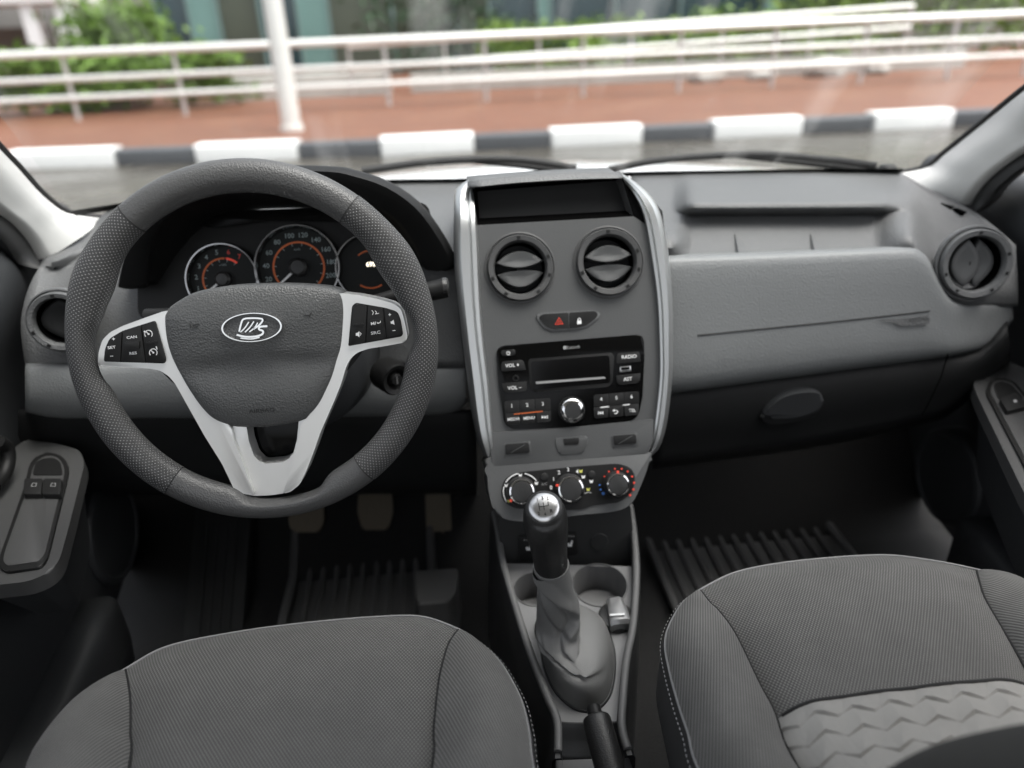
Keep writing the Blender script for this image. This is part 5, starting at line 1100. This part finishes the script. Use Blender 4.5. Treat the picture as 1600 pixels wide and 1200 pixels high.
# ================================================================== DOORS
def door(label, sgn, X0, arm, tray, btns, panel_top, group='front doors'):
    Z = lambda x: X0 + sgn * x
    t = thing('door_card', label, 'door', (X0, .7, .5), group)
    # upper cap and main panel, rows from window ledge down
    Yl = [-.3, .1, .4, .65, .85, .98, 1.08, 1.2, 1.45]
    up = lambda Y: 1.06 - .0 * Y - .06 * max(0, Y - .9)
    rows = []
    for dx, dz in ((.05, .0), (.02, .012), (.0, .004), (-.012, -.02), (-.016, -.06), (-.004, -.11), (.012, -.16), (.022, -.24), (.02, -.40), (.0, -.48), (.0, -.62)):
        rows.append([(Z(dx) + sgn * (-.0 if Y < 1 else (Y - 1) * .2), Y, up(Y) + dz) for Y in Yl])
    loft('inner_panel', rows, 'door_dark', t, nu=3, nv=2, flip=sgn < 0)
    return t
dl = door('dark left front door with armrest and two window switches', -1, -.60, None, None, None, None)
dr_ = door('dark right front door with armrest switch, beyond the passenger seat', 1, .865, None, None, None, None)
def armrest(t, outl_, trayo, trayi, z, m_='door_grey'):
    fr = Frame(atZ(outl_[0][0], outl_[0][1], z), U=(1, 0, 0), V=(0, 1, 0)); fr = Frame(fr.O, U=(1, 0, 0), V=(0, cos(.10), sin(.10)))
    a = prism('armrest', fr, rpoly(outl_, [4, 24, 26, 26, 30, 26, 4, 4] if len(outl_) == 8 else [4, 24, 30, 30, 30, 36, 40, 4, 4], 7), -.020, 0, m_, t, bev=.013, seg=5)
    prism('armrest_body', fr, rpoly([(sum(p[0] for p in outl_) / len(outl_) + (x - sum(p[0] for p in outl_) / len(outl_)) * .93, y) for x, y in outl_], 12), -.14, -.021, 'door_dark', t, taper=-.45)
    prism('tray_rim', fr, rpoly(trayo, 14, 6), -.004, .0035, 'black_plastic', a, bev=.0022, seg=3); prism('tray', fr, rpoly(trayi, 12, 6), -.004, .0045, 'door_grey', a, bev=.001)
    return fr, a
AL, aw = armrest(dl, [(40, 687), (88, 692), (126, 704), (132, 724), (108, 822), (90, 886), (50, 908), (-60, 920), (-60, 760)], [(38, 760), (46, 724), (60, 709), (80, 706), (100, 714), (108, 730), (104, 752), (74, 872), (64, 886), (8, 894), (-4, 882), (2, 862)], [(44, 760), (52, 728), (64, 714), (80, 711), (94, 717), (101, 732), (98, 752), (70, 866), (60, 877), (12, 884), (4, 876), (8, 860)], .80)
for x, y, lb in ((52, 759, 'window switch nearer the door'), (82, 759, 'window switch nearer the seat')):
    k = prism('window_switch', AL, rpoly([(x - 14, y - 12), (x + 14, y - 12), (x + 12, y + 13), (x - 16, y + 13)], 3), .002, .012, 'button', aw, bev=.003, seg=3); k['label'] = lb
    stroke('mark_or_glint', AL, [(x - 3, y + 1), (x - 1, y - 4), (x + 5, y - 4), (x + 4, y + 1)], 1, 'grey_print', k, h=.0124, closed=True)
prism('finger_pocket', AL, rpoly([(50, 742), (56, 722), (68, 716), (84, 715), (95, 722), (98, 742)], 5), .003, .0056, 'black_plastic', aw)
AR, aw2 = armrest(dr_, [(1576, 565), (1535, 580), (1520, 598), (1526, 616), (1600, 770), (1700, 960), (1760, 940), (1760, 640)], [(1545, 596), (1560, 589), (1582, 592), (1640, 660), (1720, 820), (1700, 860), (1660, 840), (1540, 612)], [(1551, 598), (1563, 593), (1580, 596), (1636, 664), (1710, 820), (1696, 848), (1664, 832), (1547, 612)], .80)
prism('finger_pocket', AR, rpoly([(1552, 600), (1563, 595), (1580, 600), (1600, 622), (1575, 632), (1560, 622)], 5), .003, .0056, 'black_plastic', aw2)
k = prism('window_switch', AR, rpoly([(1562, 622), (1588, 612), (1606, 634), (1574, 642)], 4), .002, .012, 'button', aw2, bev=.003, seg=3); mark('mark_or_glint', AR, [(1583, 625), (1588, 624), (1590, 628), (1585, 629)], 'grey_print', k, h=.0122)  # the small pale patch on this switch is a painted glint
# door pull, speakers and lower pocket
for t, sgn, X0, sp, col_ in ((dl, -1, -.60, (165, 830), 0), (dr_, 1, .865, (1490, 745), 1)):
    fr = Frame(atX(sp[0], sp[1], X0 + sgn * .012), U=(0, -sgn * 1, 0) if False else (0, sgn * -1, 0), V=(0, 0, 1))
    if fr.N.x * sgn > 0: fr = Frame(fr.O, U=-fr.U, V=(0, 0, 1))
    R_ = .088; q = lathe('speaker_cover', fr, (0, 0), [(R_ * 1.04, -.04), (R_ * 1.03, .012), (R_ * .98, .018), (R_ * .9, .020), (R_ * .86, .017), (R_ * .4, .021), (0, .022)], 'door_dark', t, n=44)
    P = [Vector((X0 + sgn * .0, Y, z)) for Y, z in ((.95, .50), (.75, .475), (.55, .45), (.2, .44))]
    rows = [[p + Vector((-sgn * d, 0, h)) for p in P] for d, h in ((-.02, .03), (.03, .035), (.05, .03), (.055, .0), (.05, -.10), (.0, -.14))]
    loft('door_pocket', rows, 'door_dark', t, nu=3, nv=2)
pl = [atX(x, y, -.585) for x, y in ((-10, 760), (4, 745), (12, 722), (10, 700), (-4, 690))]
tube('pull_handle', pl, .009, 'black_plastic', dl, n=12)
# ================================================================== FOOTWELLS
def mat_panel(name, label, X0, X1, Y0, Y1, z, ridges):
    t = thing(name, label, 'floor mat', ((X0 + X1) / 2, Y0, z), 'rubber floor mats')
    rows = [[(X, Y, zz) for X in (X0, (X0 + X1) / 2, X1)] for Y, zz in ((Y0, z), (Y0 + (Y1 - Y0) * .55, z), (Y0 + (Y1 - Y0) * .7, z + .03), (Y1, z + .17))]
    loft('sheet', rows, 'mat_rubber', t, nu=2, nv=4, solid=.006)
    for k in range(ridges):
        X = X0 + .03 + (X1 - X0 - .06) * k / (ridges - 1); tube('ridge', [(X, Y0 + .03, z + .004), (X, Y0 + (Y1 - Y0) * .5, z + .004), (X, Y0 + (Y1 - Y0) * .7, z + .034), (X, Y1 - .02, z + .162)], .0055, 'mat_rubber', t, n=6, sm=4)
    tube('rim', [(X0, Y0, z + .006), (X1, Y0, z + .006), (X1, Y0 + (Y1 - Y0) * .6, z + .01), (X1, Y1, z + .172), (X0, Y1, z + .172), (X0, Y0 + (Y1 - Y0) * .6, z + .01)], .009, 'mat_rubber', t, n=7, sm=1, closed=True)
mat_panel('floor_mat', 'ridged black rubber mat in the driver footwell below the pedals', -.33, -.075, .82, 1.34, .385, 9)
mat_panel('floor_mat', 'ridged black rubber mat in the passenger footwell', .34, .70, .84, 1.36, .385, 12)
ft = thing('footrest', 'dark ribbed footrest at the left of the pedals', 'footrest', (-.46, 1.1, .4))
prism('pad', Frame((-.45, 1.13, .45), U=(1, 0, 0), V=(0, .8, .6)), rpoly([(-.05, -.16), (.05, -.16), (.05, .14), (-.05, .14)], .02), -.02, .01, 'dash_dark', ft, px=False, bev=.005)
for k in range(4): prism('rib', Frame((-.475 + k * .017, 1.13, .45), U=(1, 0, 0), V=(0, .8, .6)), [(-.003, -.14), (.003, -.14), (.003, .12), (-.003, .12)], .008, .014, 'dash_dark', ft, px=False)
def pedal(label, poly, Y, tilt, ribs, m_='pedal'):
    c = (sum(p[0] for p in poly) / len(poly), sum(p[1] for p in poly) / len(poly)); fr = Frame(atY(c[0], c[1], Y), tilt=tilt)
    t = thing('pedal', label, 'pedal', fr.O, 'foot pedals'); a = prism('pad', fr, rpoly(poly, 7), -.012, .004, m_, t, bev=.004, seg=2)
    for k in range(ribs):
        x = min(p[0] for p in poly) + (max(p[0] for p in poly) - min(p[0] for p in poly)) * (k + 1) / (ribs + 1); y0 = min(p[1] for p in poly) + 13; y1 = max(p[1] for p in poly) - 13; stroke('rib', fr, [(x, y0), (x, y1)], 3, m_, a, h=.0055, t=.001)
    tube('arm', [fr.p(0, .01, -.01), fr.p(0, .07, -.04), fr.p(0, .25, -.06)], .010, 'black_plastic', t, n=8)
pedal('tan clutch pedal, leftmost of the three pedals', [(452, 795), (505, 785), (506, 815), (498, 832), (458, 832), (451, 820)], 1.20, 35, 3)
pedal('tan brake pedal, middle of the three pedals', [(560, 768), (612, 766), (614, 800), (606, 828), (566, 828), (558, 800)], 1.20, 35, 3)
pedal('narrow tan accelerator pedal beside the centre stack', [(664, 758), (702, 752), (706, 842), (667, 846)], 1.20, 30, 2)
bl_ = thing('heater_duct', 'grey moulded duct box beside the tunnel under the accelerator', 'duct', atZ(690, 920, .40))
prism('box', Frame(atZ(690, 910, .40), U=(1, 0, 0), V=(0, 1, 0)), rpoly([(650, 890), (716, 886), (712, 925), (700, 940), (652, 945)], 6), -.02, .07, 'mat_rubber', bl_, bev=.012, seg=3)
